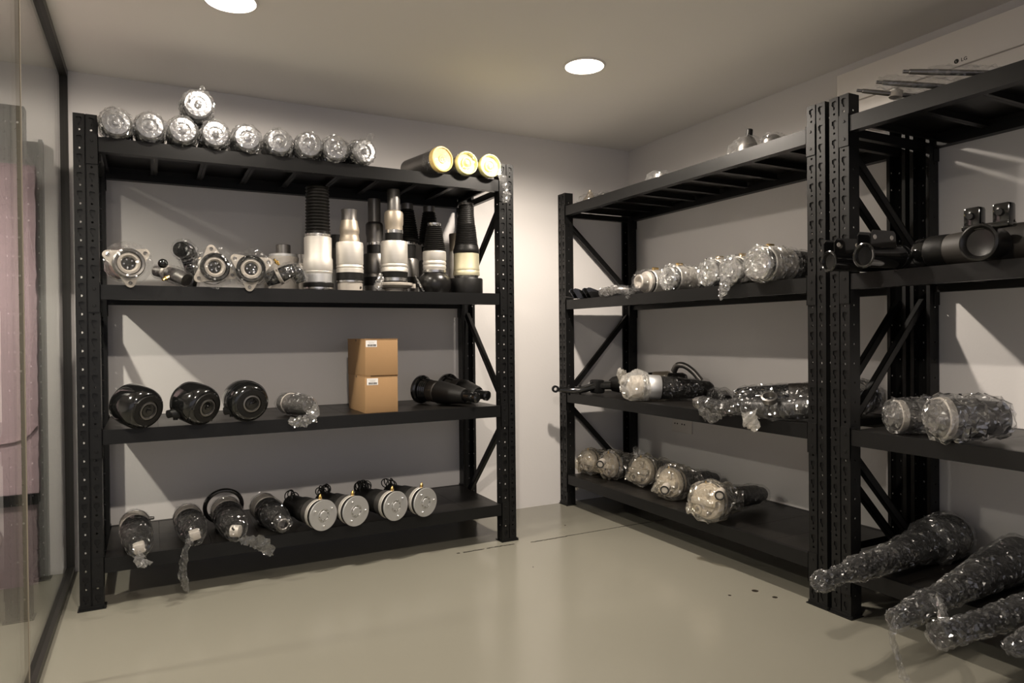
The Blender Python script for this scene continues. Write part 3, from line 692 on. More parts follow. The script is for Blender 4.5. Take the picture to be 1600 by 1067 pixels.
def elbow(name, label, pts, rad, m, seed, collar=None, film=True, brass=None, ball=None, fm=None, cat='wrapped elbow joint'):
    P = smoothpath(pts, 7); o = Vector(pts[0])
    t = root(name, label, cat, o)
    def rr(f): 
        n = len(P); out = []
        for i in range(n):
            u = i/(n-1)*(len(rad)-1); k = min(int(u), len(rad)-2); out.append((rad[k]+(rad[k+1]-rad[k])*(u-k))*f)
        return out
    part('tube', tube([p-o for p in P], rr(1), 20), m, t)
    if collar:
        for c in collar:
            k = min(int(c*(len(P)-1)), len(P)-2); d = (P[k+1]-P[k]).normalized()
            q = d.to_track_quat('Z', 'Y').to_matrix().to_4x4(); r = rr(1)[k]
            part('collar', xf(solid([(-0.008, r*1.08), (-0.006, r*1.22), (0.006, r*1.22), (0.008, r*1.08)], 24), Matrix.Translation(P[k]-o) @ q), CAST, t)
    if brass:
        q = Vector(brass[1]).normalized().to_track_quat('Z', 'Y').to_matrix().to_4x4()
        part('brass_fitting', xf(solid([(0, 0.006), (0.010, 0.006), (0.011, 0.009), (0.020, 0.009), (0.021, 0.005), (0.034, 0.005)], 12), Matrix.Translation(Vector(brass[0])-o) @ q), BRASS, t, angle=20)
    if ball:
        part('ball', xf(solid([(-ball[1]*math.cos(a*math.pi/10), ball[1]*math.sin(a*math.pi/10)) for a in range(11)], 24), Matrix.Translation(Vector(ball[0])-o)), GLOSS, t, angle=60)
    if film:
        rng = random.Random(seed)
        V, F = tube([p-o for p in P], [r+0.006 for r in rr(1.08)], 16, jit=0.12, rng=rng)
        T = []
        for q in F: T += [(q[0], q[1], q[2]), (q[0], q[2], q[3])] if len(q) == 4 else [q]
        part('plastic_wrap', (V, T), fm or FILM, t, smooth=False)
    return t
elbow('pipe_joint', 'small wrapped pipe joint with a black ball, between the first two strut mounts', [(0.285, 0.13, Z3+0.075), (0.33, 0.10, Z3+0.065), (0.375, 0.055, Z3+0.048), (0.405, 0.02, Z3+0.029)], [0.022, 0.028, 0.030, 0.028], GUN, 71,
      [0.35], True, ((0.335, -0.01, Z3+0.040), (-0.7, -0.6, -0.5)), ((0.315, 0.03, Z3+0.098), 0.020))
e = elbow('elbow_joint', 'upright glossy black wrapped elbow rising behind the middle strut mount', [(0.43, 0.15, Z3+0.001), (0.432, 0.15, Z3+0.07), (0.425, 0.14, Z3+0.13), (0.405, 0.11, Z3+0.165), (0.385, 0.07, Z3+0.165)], [0.018, 0.028, 0.036, 0.040, 0.034], GLOSS, 72)
part('side_pipe', xf(solid([(0, 0.014), (0.085, 0.016)], 20), tr(0.01, -0.01, 0.135) @ rot('Y', 100)), BRONZ, e)
elbow('elbow_joint', 'wrapped dark elbow leaning beside the tall bellows air spring', [(0.738, 0.06, Z3+0.042), (0.79, 0.04, Z3+0.062), (0.835, 0.03, Z3+0.084), (0.868, 0.03, Z3+0.080), (0.886, 0.035, Z3+0.036)], [0.030, 0.034, 0.032, 0.030, 0.024], GLOSS, 73,
      [0.25], True, ((0.782, -0.005, Z3+0.108), (-0.6, -0.3, 0.6)), None, FILM)

# ---- left rack, third shelf
def black_pot(label, x, yaw, rz, flat=False):
    d = Vector((math.sin(yaw), -math.cos(yaw), -0.22 if not flat else -0.12)).normalized(); r = 0.084; L = 0.145
    t = root('black_air_spring', label, 'air spring', Vector((x, -0.045, Z2+(0.0775 if not flat else 0.085)))-d*L, d, rz, 'glossy black air springs on the third shelf')
    t.scale = (1.07, 1.07, 1.07); bpy.context.view_layer.update()
    part('shell', solid([(0, 0.045), (0.006, 0.065), (0.025, 0.079), (0.05, 0.082), (0.105, 0.082), (0.125, 0.077), (0.138, 0.068), (0.143, 0.058), (0.143, 0.040)], 56), GLOSS, t)
    if flat:
        for z in (0.07, 0.10): part('ridge', torus(0.081, 0.003, 48, 8, z), GLOSS, t)
    part('face_plate', solid([(0.138, 0.060), (0.147, 0.057), (0.148, 0.040), (0.142, 0.038), (0.140, 0.034)], 48), RUBBER, t)
    part('centre_ring', lathe([(0.141, 0.036), (0.150, 0.034), (0.151, 0.029), (0.144, 0.027), (0.141, 0.026)], 40), GUN, t)
    part('hub', solid([(0.140, 0.024), (0.146, 0.022), (0.147, 0.010), (0.152, 0.009), (0.153, 0.005)], 32), GLOSS, t)
    for k in range(3):
        a = k*2.094+0.5
        part('bolt', xf(solid([(0.1395, 0.006), (0.1465, 0.006), (0.148, 0.004)], 12), tr(0.060*math.cos(a), 0.060*math.sin(a), -0.001)), GLOSS, t)
    # small jointed bracket at the side
    if not flat:
        base = Vector((x+0.078, 0.0, Z2+0.052))
        g = merge(tube([unrot(t, base), unrot(t, base+Vector((0.025, -0.01, 0.005)))], 0.016, 14), tube([unrot(t, base+Vector((0.030, -0.01, -0.025))), unrot(t, base+Vector((0.030, -0.01, 0.035)))], 0.009, 12),
                  tube([unrot(t, base+Vector((0.02, -0.008, 0.0))), unrot(t, base+Vector((0.045, -0.012, 0.004)))], 0.021, 12), tube([unrot(t, base+Vector((0.04, -0.012, 0.004))), unrot(t, base+Vector((0.056, -0.014, 0.002)))], 0.006, 10))
        part('side_fitting', g, BLACK, t)
    return t
black_pot('glossy black drum-shaped air spring, leftmost on the third shelf', 0.246, 0.60, 0)
black_pot('glossy black drum-shaped air spring, middle one of the three', 0.468, 0.60, 30)
black_pot('glossy black squat air spring with ridged shell, right of the three black ones', 0.650, 0.22, 60, True)

d = Vector((0.32, -1, 0)).normalized(); L = 0.24
t = root('wrapped_tube', 'grey film-wrapped tube with a trailing film end, left of the cardboard boxes', 'wrapped tube', (0.835, 0.215, Z2+0.056), d)
part('tube', solid([(0, 0.042), (0.01, 0.047), (0.10, 0.047), (0.11, 0.050), (0.13, 0.050), (0.20, 0.044), (0.24, 0.034)]), GUN, t)
part('ring', torus(0.0475, 0.0035, 40, 8, 0.06), CAST, t)
wrap(t, [(0.0, 0.02), (0.0, 0.048), (0.12, 0.052), (0.2, 0.047), (0.245, 0.036), (0.252, 0.018), (0.252, 0)], 81, 0.0035, FILM, 0.010, 26, 0.3)
tail(t, [(0.915, -0.045, Z2+0.05), (0.918, -0.055, Z2+0.02), (0.895, -0.05, Z2-0.004), (0.85, -0.05, Z2-0.010), (0.815, -0.05, Z2-0.018)], [0.024, 0.026, 0.022, 0.026, 0.018], 82, FILMS, 0.3, fd=(0, 0, 1))

# cardboard boxes
bx0, bx1, by0, by1 = 1.178, 1.343, 0.024, 0.335
def carton(label, z, h, rz, seed):
    t = root('cardboard_box', label, 'cardboard box', ((bx0+bx1)/2, (by0+by1)/2, z), None, 0, 'brown cardboard boxes')
    t.matrix_world = tr((bx0+bx1)/2, (by0+by1)/2, z) @ rot('Z', rz)
    w, d_ = (bx1-bx0)/2, (by1-by0)/2
    part('carton', bbox(-w, w, -d_, d_, 0, h-0.0012, 0.002), CARD, t, angle=60)
    part('lid_flap', merge(box(-w-0.001, w+0.001, -d_-0.0012, d_+0.001, h-0.0030, h), box(-w+0.028, w-0.001, -d_-0.0012, -d_-0.0002, h-0.0045, h)), CARD, t, smooth=False)
    part('finger_notch', box(-w-0.0008, -w+0.0002, -0.006, 0.006, h-0.013, h-0.0035), DARK, t, smooth=False)
    x0, zt = -w+0.004+seed*0.006, h-0.008-seed*0.004
    lab = part('shipping_label', box(x0, x0+0.055, -d_-0.0006, -d_+0.0001, zt-0.032, zt), PAPER, t, smooth=False)
    rng = random.Random(9+seed); G = []; x = x0+0.008
    while x < x0+0.050:
        bw = rng.choice((0.0006, 0.001, 0.0016)); G.append(box(x, x+bw, -d_-0.0010, -d_-0.0006, zt-0.029, zt-0.019)); x += bw+rng.choice((0.0006, 0.0010, 0.0014))
    for (zz, a, b, hh) in ((0.006, 0.006, 0.046, 0.0008), (0.012, 0.015, 0.042, 0.0016)):
        x = x0+a
        while x < x0+b: G.append(box(x, x+0.0018, -d_-0.0010, -d_-0.0006, zt-zz-hh, zt-zz)); x += 0.003
    part('barcode_print', merge(*G), INK, lab, smooth=False)
carton('brown cardboard box with a barcode label, bottom of the stack of two', Z2, 0.181, 0, 1)
carton('brown cardboard box with a barcode label, on top of the other box', Z2+0.1815, 0.180, 0.8, 0)

def black_strut(label, p0, p1, seed):
    d = Vector(p1)-Vector(p0); L = d.length
    t = root('air_strut', label, 'air strut', p0, d, 0, 'black air struts beside the boxes')
    part('mount_disc', solid([(0, 0.055), (0.004, 0.074), (0.010, 0.078), (0.024, 0.078), (0.030, 0.072), (0.034, 0.060)]), GLOSS, t)
    part('bellows', solid(bellows(0.034, 0.085, 0.060, 0.056, 4, 0.004)), GLOSS, t)
    part('sleeve', solid([(0.085, 0.055), (0.088, 0.058), (0.135, 0.058), (0.14, 0.054)]), RUBG, t)
    part('damper_tube', solid([(0.14, 0.055), (0.150, 0.062), (0.165, 0.061), (L*0.55, 0.055), (L*0.76, 0.040), (L*0.78, 0.036)]), RUBBER, t)
    part('rod', solid([(L*0.77, 0.025), (L*0.9, 0.024), (L*0.93, 0.021)], 28), GLOSS, t)
    part('end_eye', solid([(L*0.92, 0.020), (L*0.935, 0.027), (L*0.98, 0.027), (L, 0.018)], 28), GLOSS, t)
    return t
black_strut('black air strut with large mount disc lying right of the boxes, nearer one', (1.575, 0.355, Z2+0.081), (1.762, -0.015, Z2+0.048), 1)
black_strut('black air strut lying right of the boxes, further one beside the post', (1.760, 0.42, Z2+0.081), (1.862, 0.075, Z2+0.048), 2)

# ---- left rack, bottom shelf
def wrapped_strut(label, p0, p1, seed, head, style, scale=1.0):
    d = Vector(p1)-Vector(p0); L = d.length; s = scale
    t = root('wrapped_strut', label, 'wrapped strut', p0, d, 0, 'wrapped struts on the bottom shelf')
    prof = [(0, 0.040*s), (0.008, 0.056*s), (0.030, 0.058*s)]
    part('head_can', solid(prof+[(0.085, 0.058*s), (0.09, 0.053*s)]), head, t)
    part('head_ring', torus(0.058*s, 0.0032, 40, 8, 0.022), GUN, t)
    part('bellows', solid([(0.09, 0.055*s), (0.098, 0.059*s), (0.115, 0.059*s), (0.122, 0.056*s), (0.14, 0.060*s), (0.165, 0.058*s), (0.175, 0.053*s), (0.19, 0.055*s), (L-0.09, 0.045*s), (L-0.06, 0.035*s)]), RUBBER, t)
    body = [(0.0, 0.02), (0.0, 0.058*s), (0.09, 0.059*s), (0.14, 0.061*s), (0.2, 0.057*s), (L-0.08, 0.048*s), (L-0.045, 0.040*s), (L+0.0, 0.033*s), (L+0.008, 0.012)]
    if style == 'mount':
        part('eye', xf(bbox(-0.022, 0.022, -0.020, 0.020, 0, 0.048, 0.008), tr(0, 0, L-0.060) @ rot('Z', 12)), CAST, t)
        part('eye_bushing', xf(solid([(-0.026, 0.014), (0.026, 0.014)], 20), tr(0, 0.0, L-0.030) @ rot('Y', 90)), BUSH, t)
    elif style == 'fork':
        part('eye', xf(solid([(-0.020, 0.022), (-0.018, 0.026), (0.018, 0.026), (0.020, 0.022)], 24), tr(0, 0, L-0.03) @ rot('Y', 60)), CAST, t)
        part('eye_slot', xf(bbox(-0.004, 0.004, -0.004, 0.027, -0.014, 0.014, 0.002), tr(0, 0, L-0.022) @ rot('Z', 40)), DARK, t)
    else:
        part('rod_end', lathe([(L-0.075, 0.030), (L-0.04, 0.026), (L, 0.027), (L+0.003, 0.023), (L, 0.019), (L-0.03, 0.018), (L-0.032, 0)], 28), GUN, t)
    wrap(t, body, seed, 0.005, FILMD if head is not CAST else FILMD, 0.011, 26, 0.4)
    return t
t = wrapped_strut('film-wrapped strut with grey head, leftmost on the bottom shelf', (0.190, 0.30, Z1+0.066), (0.216, -0.125, Z1+0.050), 201, CAST, 'mount')
part('valve', xf(solid([(0, 0.008), (0.018, 0.007), (0.02, 0.004)], 12), tr(0.055, 0.03, 0.08) @ rot('Y', 80)), GUN, t)
tail(t, [(0.222, -0.13, Z1+0.035), (0.215, -0.14, Z1+0.008), (0.230, -0.145, Z1-0.003), (0.248, -0.14, Z1+0.004)], [0.022, 0.024, 0.014, 0.012], 202, FILMS, 0.35)
t = wrapped_strut('film-wrapped strut with a long film tail hanging over the edge of the bottom shelf', (0.405, 0.30, Z1+0.066), (0.423, -0.055, Z1+0.055), 203, CAST, 'mount')
tail(t, [(0.405, -0.07, Z1+0.060), (0.385, -0.085, Z1+0.02), (0.373, -0.075, Z1-0.04), (0.372, -0.06, Z1-0.10), (0.380, -0.055, Z1-0.15), (0.392, -0.055, Z1-0.175)], [0.018, 0.020, 0.026, 0.034, 0.034, 0.006], 204, FILM, 0.22, fd=(0, 1, 0))
t = wrapped_strut('dark film-wrapped strut with a large black loop at its head', (0.572, 0.33, Z1+0.072), (0.585, -0.060, Z1+0.050), 205, CAST, 'fork', 1.1)
part('loop', xf(torus(0.082, 0.010, 40, 10, 0.0), tr(-0.010, 0.022, 0.028) @ rot('X', 12)), GLOSS, t)
tail(t, [(0.60, -0.06, Z1+0.012), (0.645, -0.070, Z1+0.012), (0.69, -0.085, Z1-0.012), (0.715, -0.082, Z1-0.045), (0.718, -0.08, Z1-0.065)], [0.014, 0.022, 0.034, 0.024, 0.004], 206, FILM, 0.25)
wrapped_strut('film-wrapped strut with an open silver tube end, beside the silver-faced air springs', (0.740, 0.33, Z1+0.070), (0.788, -0.010, Z1+0.048), 207, CAST, 'tube', 1.05)

def disc_spring(label, x, yb, wires, rz, seed, z=None):
    r = 0.071; yf = -0.035; d = Vector((0.32, -0.94, 0)).normalized(); L = 0.30
    t = root('disc_air_spring', label, 'air spring', Vector((x, yf, Z1+r+0.001))-d*L, d, rz, 'air springs with silver faces on the bottom shelf')
    part('rubber_sleeve', solid([(0, 0.040), (0.008, 0.050), (0.11, 0.052), (0.12, 0.058), (0.20, 0.060), (0.205, 0.057)]), RUBBER, t)
    part('can', solid([(0.20, 0.058), (0.203, 0.063), (0.25, 0.063), (0.262, 0.060)]), GUN, t)
    part('bright_ring', solid([(0.245, 0.0655), (0.2475, 0.068), (0.268, 0.068), (0.270, 0.066)], 56), ALU, t)
    part('rubber_ring', solid([(0.270, 0.064), (0.272, 0.0685), (0.288, 0.0685), (0.290, 0.066)], 56), RUBBER, t)
    face = part('end_disc', solid([(0.290, 0.069), (0.2915, 0.0705), (0.297, 0.0712), (0.300, 0.0700), (0.300, 0.032), (0.2985, 0.031), (0.2985, 0.020), (0.300, 0.019), (0.301, 0.017), (0.301, 0)], 64), DISC, t)
    part('hub_ring', lathe([(0.2985, 0.0285), (0.3015, 0.028), (0.3015, 0.0255), (0.2985, 0.025)], 40), ALUB, face)
    part('hub_boss', solid([(0.299, 0.0175), (0.3030, 0.0165)], 32), DISC, face)
    for k in range(8):
        part('hub_slot', xf(box(-0.0018, 0.0018, 0.0185, 0.0245, 0.2986, 0.2992), rot('Z', k*45)), GUN, face, smooth=False)
    for k in range(3):
        a = math.radians(90+k*120)
        part('stud', xf(solid([(0.299, 0.0048), (0.304, 0.0048), (0.306, 0.003)], 14), tr(0.050*math.cos(a), 0.050*math.sin(a), 0)), ALUB, face)
    # brass valve on the top of the can
    w = Vector((0, 0, 1)); base = Vector((x, yf, Z1+r))-d*0.045+Vector((0.006, 0, 0.062))
    q = Vector((0.15, 0, 1)).normalized().to_track_quat('Z', 'Y').to_matrix().to_4x4()
    part('brass_valve', xf(solid([(0, 0.005), (0.004, 0.005), (0.006, 0.0075), (0.014, 0.0085), (0.022, 0.007), (0.026, 0.004), (0.030, 0.0035)], 16), t.matrix_world.inverted() @ Matrix.Translation(base) @ q), BRASS, t)
    if wires:
        rng = random.Random(seed); G = []
        c0 = Vector((x, yf, Z1+r))-d*(L-0.03)+Vector((-0.012, 0.0, 0.052))
        for k in range(wires):
            pts = []; R = rng.uniform(0.018, 0.030); ax = Vector((rng.uniform(-1, 1), rng.uniform(-1, 1), rng.uniform(-0.3, 0.3))).normalized()
            u = ax.orthogonal().normalized(); v = ax.cross(u); cc = c0+Vector((rng.uniform(-0.025, 0.02), rng.uniform(-0.02, 0.02), rng.uniform(-0.005, 0.015)))
            for i in range(18):
                a = 2*math.pi*i/18; pts.append(unrot(t, cc+u*R*math.cos(a)+v*R*math.sin(a)))
            G.append(tube(pts, 0.0028, 6, closed=True))
        part('cable_loops', merge(*G), RUBBER, t)
    return t
disc_spring('air spring with a silver disc face, leftmost of the four', 0.962, 0, 4, 60, 1)
disc_spring('air spring with a silver disc face, second from the left of the four', 1.114, 0, 8, 25, 2)
disc_spring('air spring with a silver disc face and biggest cable tangle, third of the four', 1.309, 0, 14, 70, 3)
disc_spring('air spring with a silver disc face, rightmost of the four', 1.461, 0, 6, 35, 4)

# ================================================================ rack on the right wall (fronts face the room, -x)
# ---- bottom shelf: five bagged strut heads
def bagged_strut(label, p0, p1, R, seed, bush=None, short=False):
    """p0 = front of the head, p1 = tail end deep in the shelf"""
    p0 = Vector(p0); p1 = Vector(p1); d = p0-p1; L = d.length
    t = root('bagged_strut', label, 'bagged strut', p1, d, 0, 'bagged struts on the bottom shelf of the right rack')
    Mi = t.matrix_world.inverted(); upl = (Mi.to_3x3() @ Vector((0, 0, 1))).normalized()
    ang = math.degrees(math.atan2(upl.y, upl.x)); U = rot('Z', ang)      # local x' = up
    part('damper_tube', solid([(0, 0.022), (0.02, 0.034), (0.06, 0.040), (0.08, 0.048), (L-0.20, 0.055), (L-0.14, 0.058), (L-0.10, 0.066), (L-0.085, 0.070)]), RUBBER, t)
    part('head_plate', solid([(L-0.09, R*0.80), (L-0.080, R*0.86), (L-0.040, R*0.86), (L-0.030, R*0.80), (L-0.026, R*0.62), (L-0.020, R*0.58), (L-0.018, 0.02), (L-0.010, 0.018), (L-0.006, 0)], 40), PALE, t)
    g = merge(bbox(-0.018, 0.014, -R*0.72, R*0.70, L-0.040, L-0.002, 0.006), bbox(-R*0.68, -R*0.35, -0.020, 0.020, L-0.040, L-0.010, 0.005),
              xf(lathe([(L-0.02, 0.024), (L-0.004, 0.022), (L-0.003, 0.013), (L-0.015, 0.012)], 20), tr(-R*0.42, R*0.30, 0)), bbox(R*0.25, R*0.62, -0.030, -0.012, L-0.04, L-0.008, 0.004))
    part('head_bracket', xf(g, U), CAST, t)
    part('ring_groove', torus(R*0.865, 0.0035, 40, 8, L-0.060), RUBBER, t)
    for k, (a, b) in enumerate(((-0.45, 0.35), (-0.5, -0.3), (0.05, -0.55))):
        part('bolt_hole', xf(xf(solid([(L-0.022, 0.008), (L-0.0165, 0.008), (L-0.0160, 0.006)], 14), tr(R*a, R*b, 0)), U), GUN, t)
    part('brass_valve', xf(xf(solid([(0, 0.007), (0.010, 0.007), (0.012, 0.009), (0.024, 0.008), (0.034, 0.0045), (0.042, 0.0035)], 14), tr(R*0.52, 0.012, L-0.045) @ rot('Y', 80)), U), BRASS, t)
    if bush:
        q = Vector(bush); ax = Vector((-0.75, -0.62, -0.1)).normalized(); qm = ax.to_track_quat('Z', 'Y').to_matrix().to_4x4()
        Mb = Mi @ Matrix.Translation(q) @ qm
        part('bushing_sleeve', xf(solid([(-0.055, 0.022), (0, 0.024), (0.001, 0.022)], 28), Mb), PALE, t)
        part('bushing', xf(lathe([(0.0, 0.0235), (0.004, 0.0225), (0.004, 0.0165), (0.0015, 0.0165)], 28), Mb), BUSH, t)
        part('bushing_core', xf(solid([(0.001, 0.013), (0.003, 0.0125), (0.003, 0.006), (0.0012, 0.006)], 20), Mb), CAST, t)
    wrap(t, [(L-0.23, 0.060), (L-0.14, 0.068), (L-0.09, R*0.90), (L-0.03, R*0.93), (L-0.010, R*0.80), (L+0.010, R*0.45), (L+0.016, 0.015), (L+0.016, 0)], seed, 0.013, FILMG, 0.015, 22, 0.7)
    tail(t, [p0+Vector((0.0, R*0.55, -R*0.35)), p0+Vector((-0.012, R*0.80, -R*0.45)), p0+Vector((-0.015, R*1.02, -R*0.55))], [0.045, 0.028, 0.004], seed+50, FILMG, 0.4, 'bag_corner')
    if not short: wrap(t, [(0, 0.018), (0.01, 0.040), (0.08, 0.052), (L-0.22, 0.060)], seed+1, 0.005, FILMD, 0.014, 20, 0.5)
    return t
FILMG = film_mat('greasy_bag_film', tint=(1, 0.97, 0.90), white=0.06, refl=1.6, rough=0.15, bscale=80)
bagged_strut('bagged strut head at the far end of the bottom shelf, right rack', (2.70, 0.425, Z1+0.086), (3.08, 0.44, Z1+0.060), 0.082, 301)
bagged_strut('bagged strut with a black bushing, second from the far end, bottom shelf, right rack', (2.72, 0.232, Z1+0.090), (3.10, 0.235, Z1+0.062), 0.087, 303, (2.625, 0.135, Z1+0.122))
b = bagged_strut('bagged strut in baggy clear film, middle of five on the bottom shelf, right rack', (2.76, -0.045, Z1+0.100), (3.12, 0.03, Z1+0.062), 0.094, 305)
tail(b, [(2.76, -0.03, Z1+0.19), (2.74, -0.06, Z1+0.215), (2.76, -0.12, Z1+0.20)], [0.03, 0.035, 0.01], 306, FILMD, 0.3)
bagged_strut('bagged strut with glittering crumpled film, second nearest on the bottom shelf, right rack', (2.70, -0.360, Z1+0.094), (3.13, -0.30, Z1+0.062), 0.092, 307, (2.60, -0.475, Z1+0.090))
bagged_strut('largest bagged strut head, nearest of five on the bottom shelf, right rack', (2.575, -0.775, Z1+0.096), (3.08, -0.690, Z1+0.060), 0.100, 309, (2.595, -0.868, Z1+0.142))

# ---- second level up
def crank_arm(label, y0, seed):
    pts = [(2.50, 0.392, Z2+0.035), (2.56, 0.37, Z2+0.028), (2.63, 0.33, Z2+0.032), (2.70, 0.28, Z2+0.055), (2.77, 0.22, Z2+0.060)]
    P = smoothpath(pts, 6); o = Vector(pts[0])
    t = root('control_arm', label, 'control arm', o)
    n = len(P); part('arm', tube([p-o for p in P], [0.024+0.012*i/n for i in range(n)], 14, flat=0.75), GLOSS, t)
    part('eye', xf(lathe([(-0.010, 0.010), (-0.010, 0.022), (0.010, 0.022), (0.010, 0.010), (-0.010, 0.010)], 24), tr(-0.020, 0.010, 0.002) @ rot('Z', -20) @ rot('X', 90)), BLACK, t)
    for k in range(3):
        q = P[6+k*5]-o; part('bolt', xf(solid([(-0.03, 0.008), (0.030, 0.008), (0.034, 0.005)], 12), Matrix.Translation(q)), BLACK, t)
    part('joint_block', xf(bbox(-0.03, 0.03, -0.045, 0.045, -0.048, 0.035, 0.012), tr(0.21, -0.11, 0.022)), BLACK, t)
    return t
crank_arm('black forged control arm sticking out past the far post, second shelf from the bottom', 0, 0)
d0, d1 = Vector((2.79, 0.26, Z2+0.062)), Vector((3.07, -0.12, Z2+0.086))
t = root('air_strut', 'dark strut with a curved grey hose, lying behind the bagged strut head', 'air strut', d1, d0-d1); L = (d0-d1).length
part('bellows', solid([(0, 0.045), (0.02, 0.056), (0.11, 0.058), (0.12, 0.064), (L-0.18, 0.066), (L-0.1, 0.062), (L-0.02, 0.045), (L, 0.03)]), RUBBER, t)
part('head_can', solid([(0.10, 0.0655), (0.102, 0.068), (0.19, 0.068), (0.195, 0.066)]), BRONZ, t)
part('hose', tube([unrot(t, p) for p in smoothpath([(3.00, -0.09, Z2+0.15), (3.00, -0.12, Z2+0.185), (3.02, -0.16, Z2+0.185), (3.05, -0.20, Z2+0.15), (3.07, -0.24, Z2+0.10)], 6)], 0.018, 12), GUN, t)
p0, p1 = Vector((2.60, -0.145, Z2+0.082)), Vector((3.04, -0.365, Z2+0.058)); d = p0-p1; L = d.length
t = root('bagged_strut', 'strut with its head in a crinkled milky plastic bag and a bright metal ring', 'bagged strut', p1, d)
part('bellows', solid([(0, 0.03), (0.02, 0.045), (0.10, 0.052), (0.20, 0.058), (L-0.20, 0.064), (L-0.19, 0.066)]), RUBBER, t)
part('can', solid([(L-0.195, 0.0665), (L-0.19, 0.069), (L-0.13, 0.070), (L-0.125, 0.067)]), DISC, t)
part('bright_ring', solid([(L-0.125, 0.070), (L-0.121, 0.075), (L-0.112, 0.0755), (L-0.109, 0.072), (L-0.104, 0.0755), (L-0.094, 0.0755), (L-0.088, 0.070)], 48), ALUB, t)
part('head', solid([(L-0.088, 0.066), (L-0.03, 0.060), (L-0.02, 0.03), (L-0.01, 0.012)]), PALE, t)
wrap(t, [(L-0.125, 0.074), (L-0.09, 0.079), (L-0.05, 0.084), (L-0.015, 0.074), (L+0.012, 0.045), (L+0.024, 0.012), (L+0.024, 0)], 311, 0.010, FILMW, 0.020, 18, 0.6, 'plastic_bag')
tail(t, [(2.60, -0.12, Z2+0.13), (2.61, -0.085, Z2+0.158), (2.62, -0.075, Z2+0.172)], [0.045, 0.028, 0.008], 312, FILMW, 0.5, 'bag_corner')
wrap(t, [(0, 0.02), (0.01, 0.038), (0.10, 0.054), (L-0.20, 0.068)], 313, 0.005, FILMD, 0.014, 20, 0.5)
elbow('wrapped_link', 'small dark wrapped link lying at the tip of the strut with the milky bag', [(2.98, -0.43, Z2+0.035), (2.95, -0.52, Z2+0.040), (2.90, -0.60, Z2+0.045), (2.84, -0.68, Z2+0.038)], [0.030, 0.036, 0.034, 0.022], GLOSS, 320, cat='wrapped link')
f = elbow('wrapped_fork', 'black film-wrapped fork with a cradle-shaped end, overhanging the second shelf', [(2.60, -0.745, Z2+0.040), (2.60, -0.80, Z2+0.032), (2.60, -0.87, Z2+0.026), (2.61, -0.94, Z2+0.034), (2.64, -0.99, Z2+0.060), (2.70, -0.96, Z2+0.085)], [0.026, 0.028, 0.026, 0.030, 0.028, 0.022], GLOSS, 321, cat='wrapped fork')
part('fork_eye', xf(solid([(-0.02, 0.029), (0.02, 0.029)], 20), tr(0, 0.008, 0) @ rot('X', 80)), GUN, f)
tail(f, [(2.585, -0.755, Z2+0.01), (2.582, -0.79, Z2-0.01), (2.582, -0.83, Z2-0.022), (2.582, -0.90, Z2-0.004)], [0.028, 0.034, 0.030, 0.006], 322, FILM, 0.3, fd=(1, 0, 0))
p0, p1 = Vector((2.68, -0.875, Z2+0.066)), Vector((2.98, -1.20, Z2+0.085)); d = p0-p1; L = d.length
t = root('wrapped_strut', 'thick black wrapped strut with a dull grey band, next to the near post, second shelf', 'wrapped strut', p1, d)
part('damper_tube', solid([(0, 0.05), (0.01, 0.058), (0.10, 0.062)]), GLOSS, t)
part('grey_band', solid([(0.10, 0.063), (0.102, 0.065), (0.20, 0.064), (0.203, 0.062)]), RUBG, t)
part('bellows', solid([(0.203, 0.060), (0.21, 0.062), (L-0.06, 0.054), (L-0.02, 0.048), (L, 0.03)]), GLOSS, t)
part('end_loop', xf(torus(0.036, 0.011, 28, 10), tr(0.01, 0.045, -0.01) @ rot('X', 60)), BRONZ, t)
wrap(t, [(0, 0.058), (0.10, 0.066), (L-0.05, 0.058), (L, 0.035), (L+0.01, 0.01)], 323, 0.005, FILMD, 0.011, 26, 0.4)
t = elbow('bagged_link', 'grey wrapped link with a pale hanging bag corner, below the thick black strut', [(2.585, -1.035, Z2+0.045), (2.60, -1.10, Z2+0.045), (2.64, -1.19, Z2+0.045), (2.70, -1.30, Z2+0.060), (2.74, -1.36, Z2+0.075)], [0.030, 0.036, 0.040, 0.046, 0.044], RUBBER, 324, cat='bagged link', fm=FILM)
part('open_eye', xf(lathe([(-0.02, 0.030), (0.006, 0.034), (0.008, 0.026), (-0.015, 0.024)], 24), Matrix.Translation(Vector((2.585, -1.17, Z2+0.098))-Vector((2.585, -1.035, Z2+0.045))) @ rot('X', 20) @ rot('Y', -25)), GUN, t)
tail(t, [(2.577, -1.04, Z2+0.05), (2.568, -1.07, Z2+0.01), (2.570, -1.10, Z2-0.025), (2.572, -1.095, Z2-0.055)], [0.030, 0.050, 0.034, 0.004], 325, FILMW, 0.28, 'bag_corner', fd=(1, 0, 0))
p0, p1 = Vector((2.90, -1.295, Z2+0.082)), Vector((3.10, -1.255, Z2+0.085)); d = p0-p1; L = d.length
t = root('wrapped_strut', 'grey film-wrapped strut end seen between the posts of the two right racks', 'wrapped strut', p1, d)
part('damper_tube', solid([(0, 0.06), (0.01, 0.070), (0.12, 0.072), (L-0.08, 0.055), (L-0.01, 0.035)]), GUN, t)
wrap(t, [(0, 0.04), (0, 0.072), (0.12, 0.076), (L-0.06, 0.058), (L, 0.03), (L+0.01, 0.01)], 326, 0.007, FILMS, 0.013, 24, 0.5)

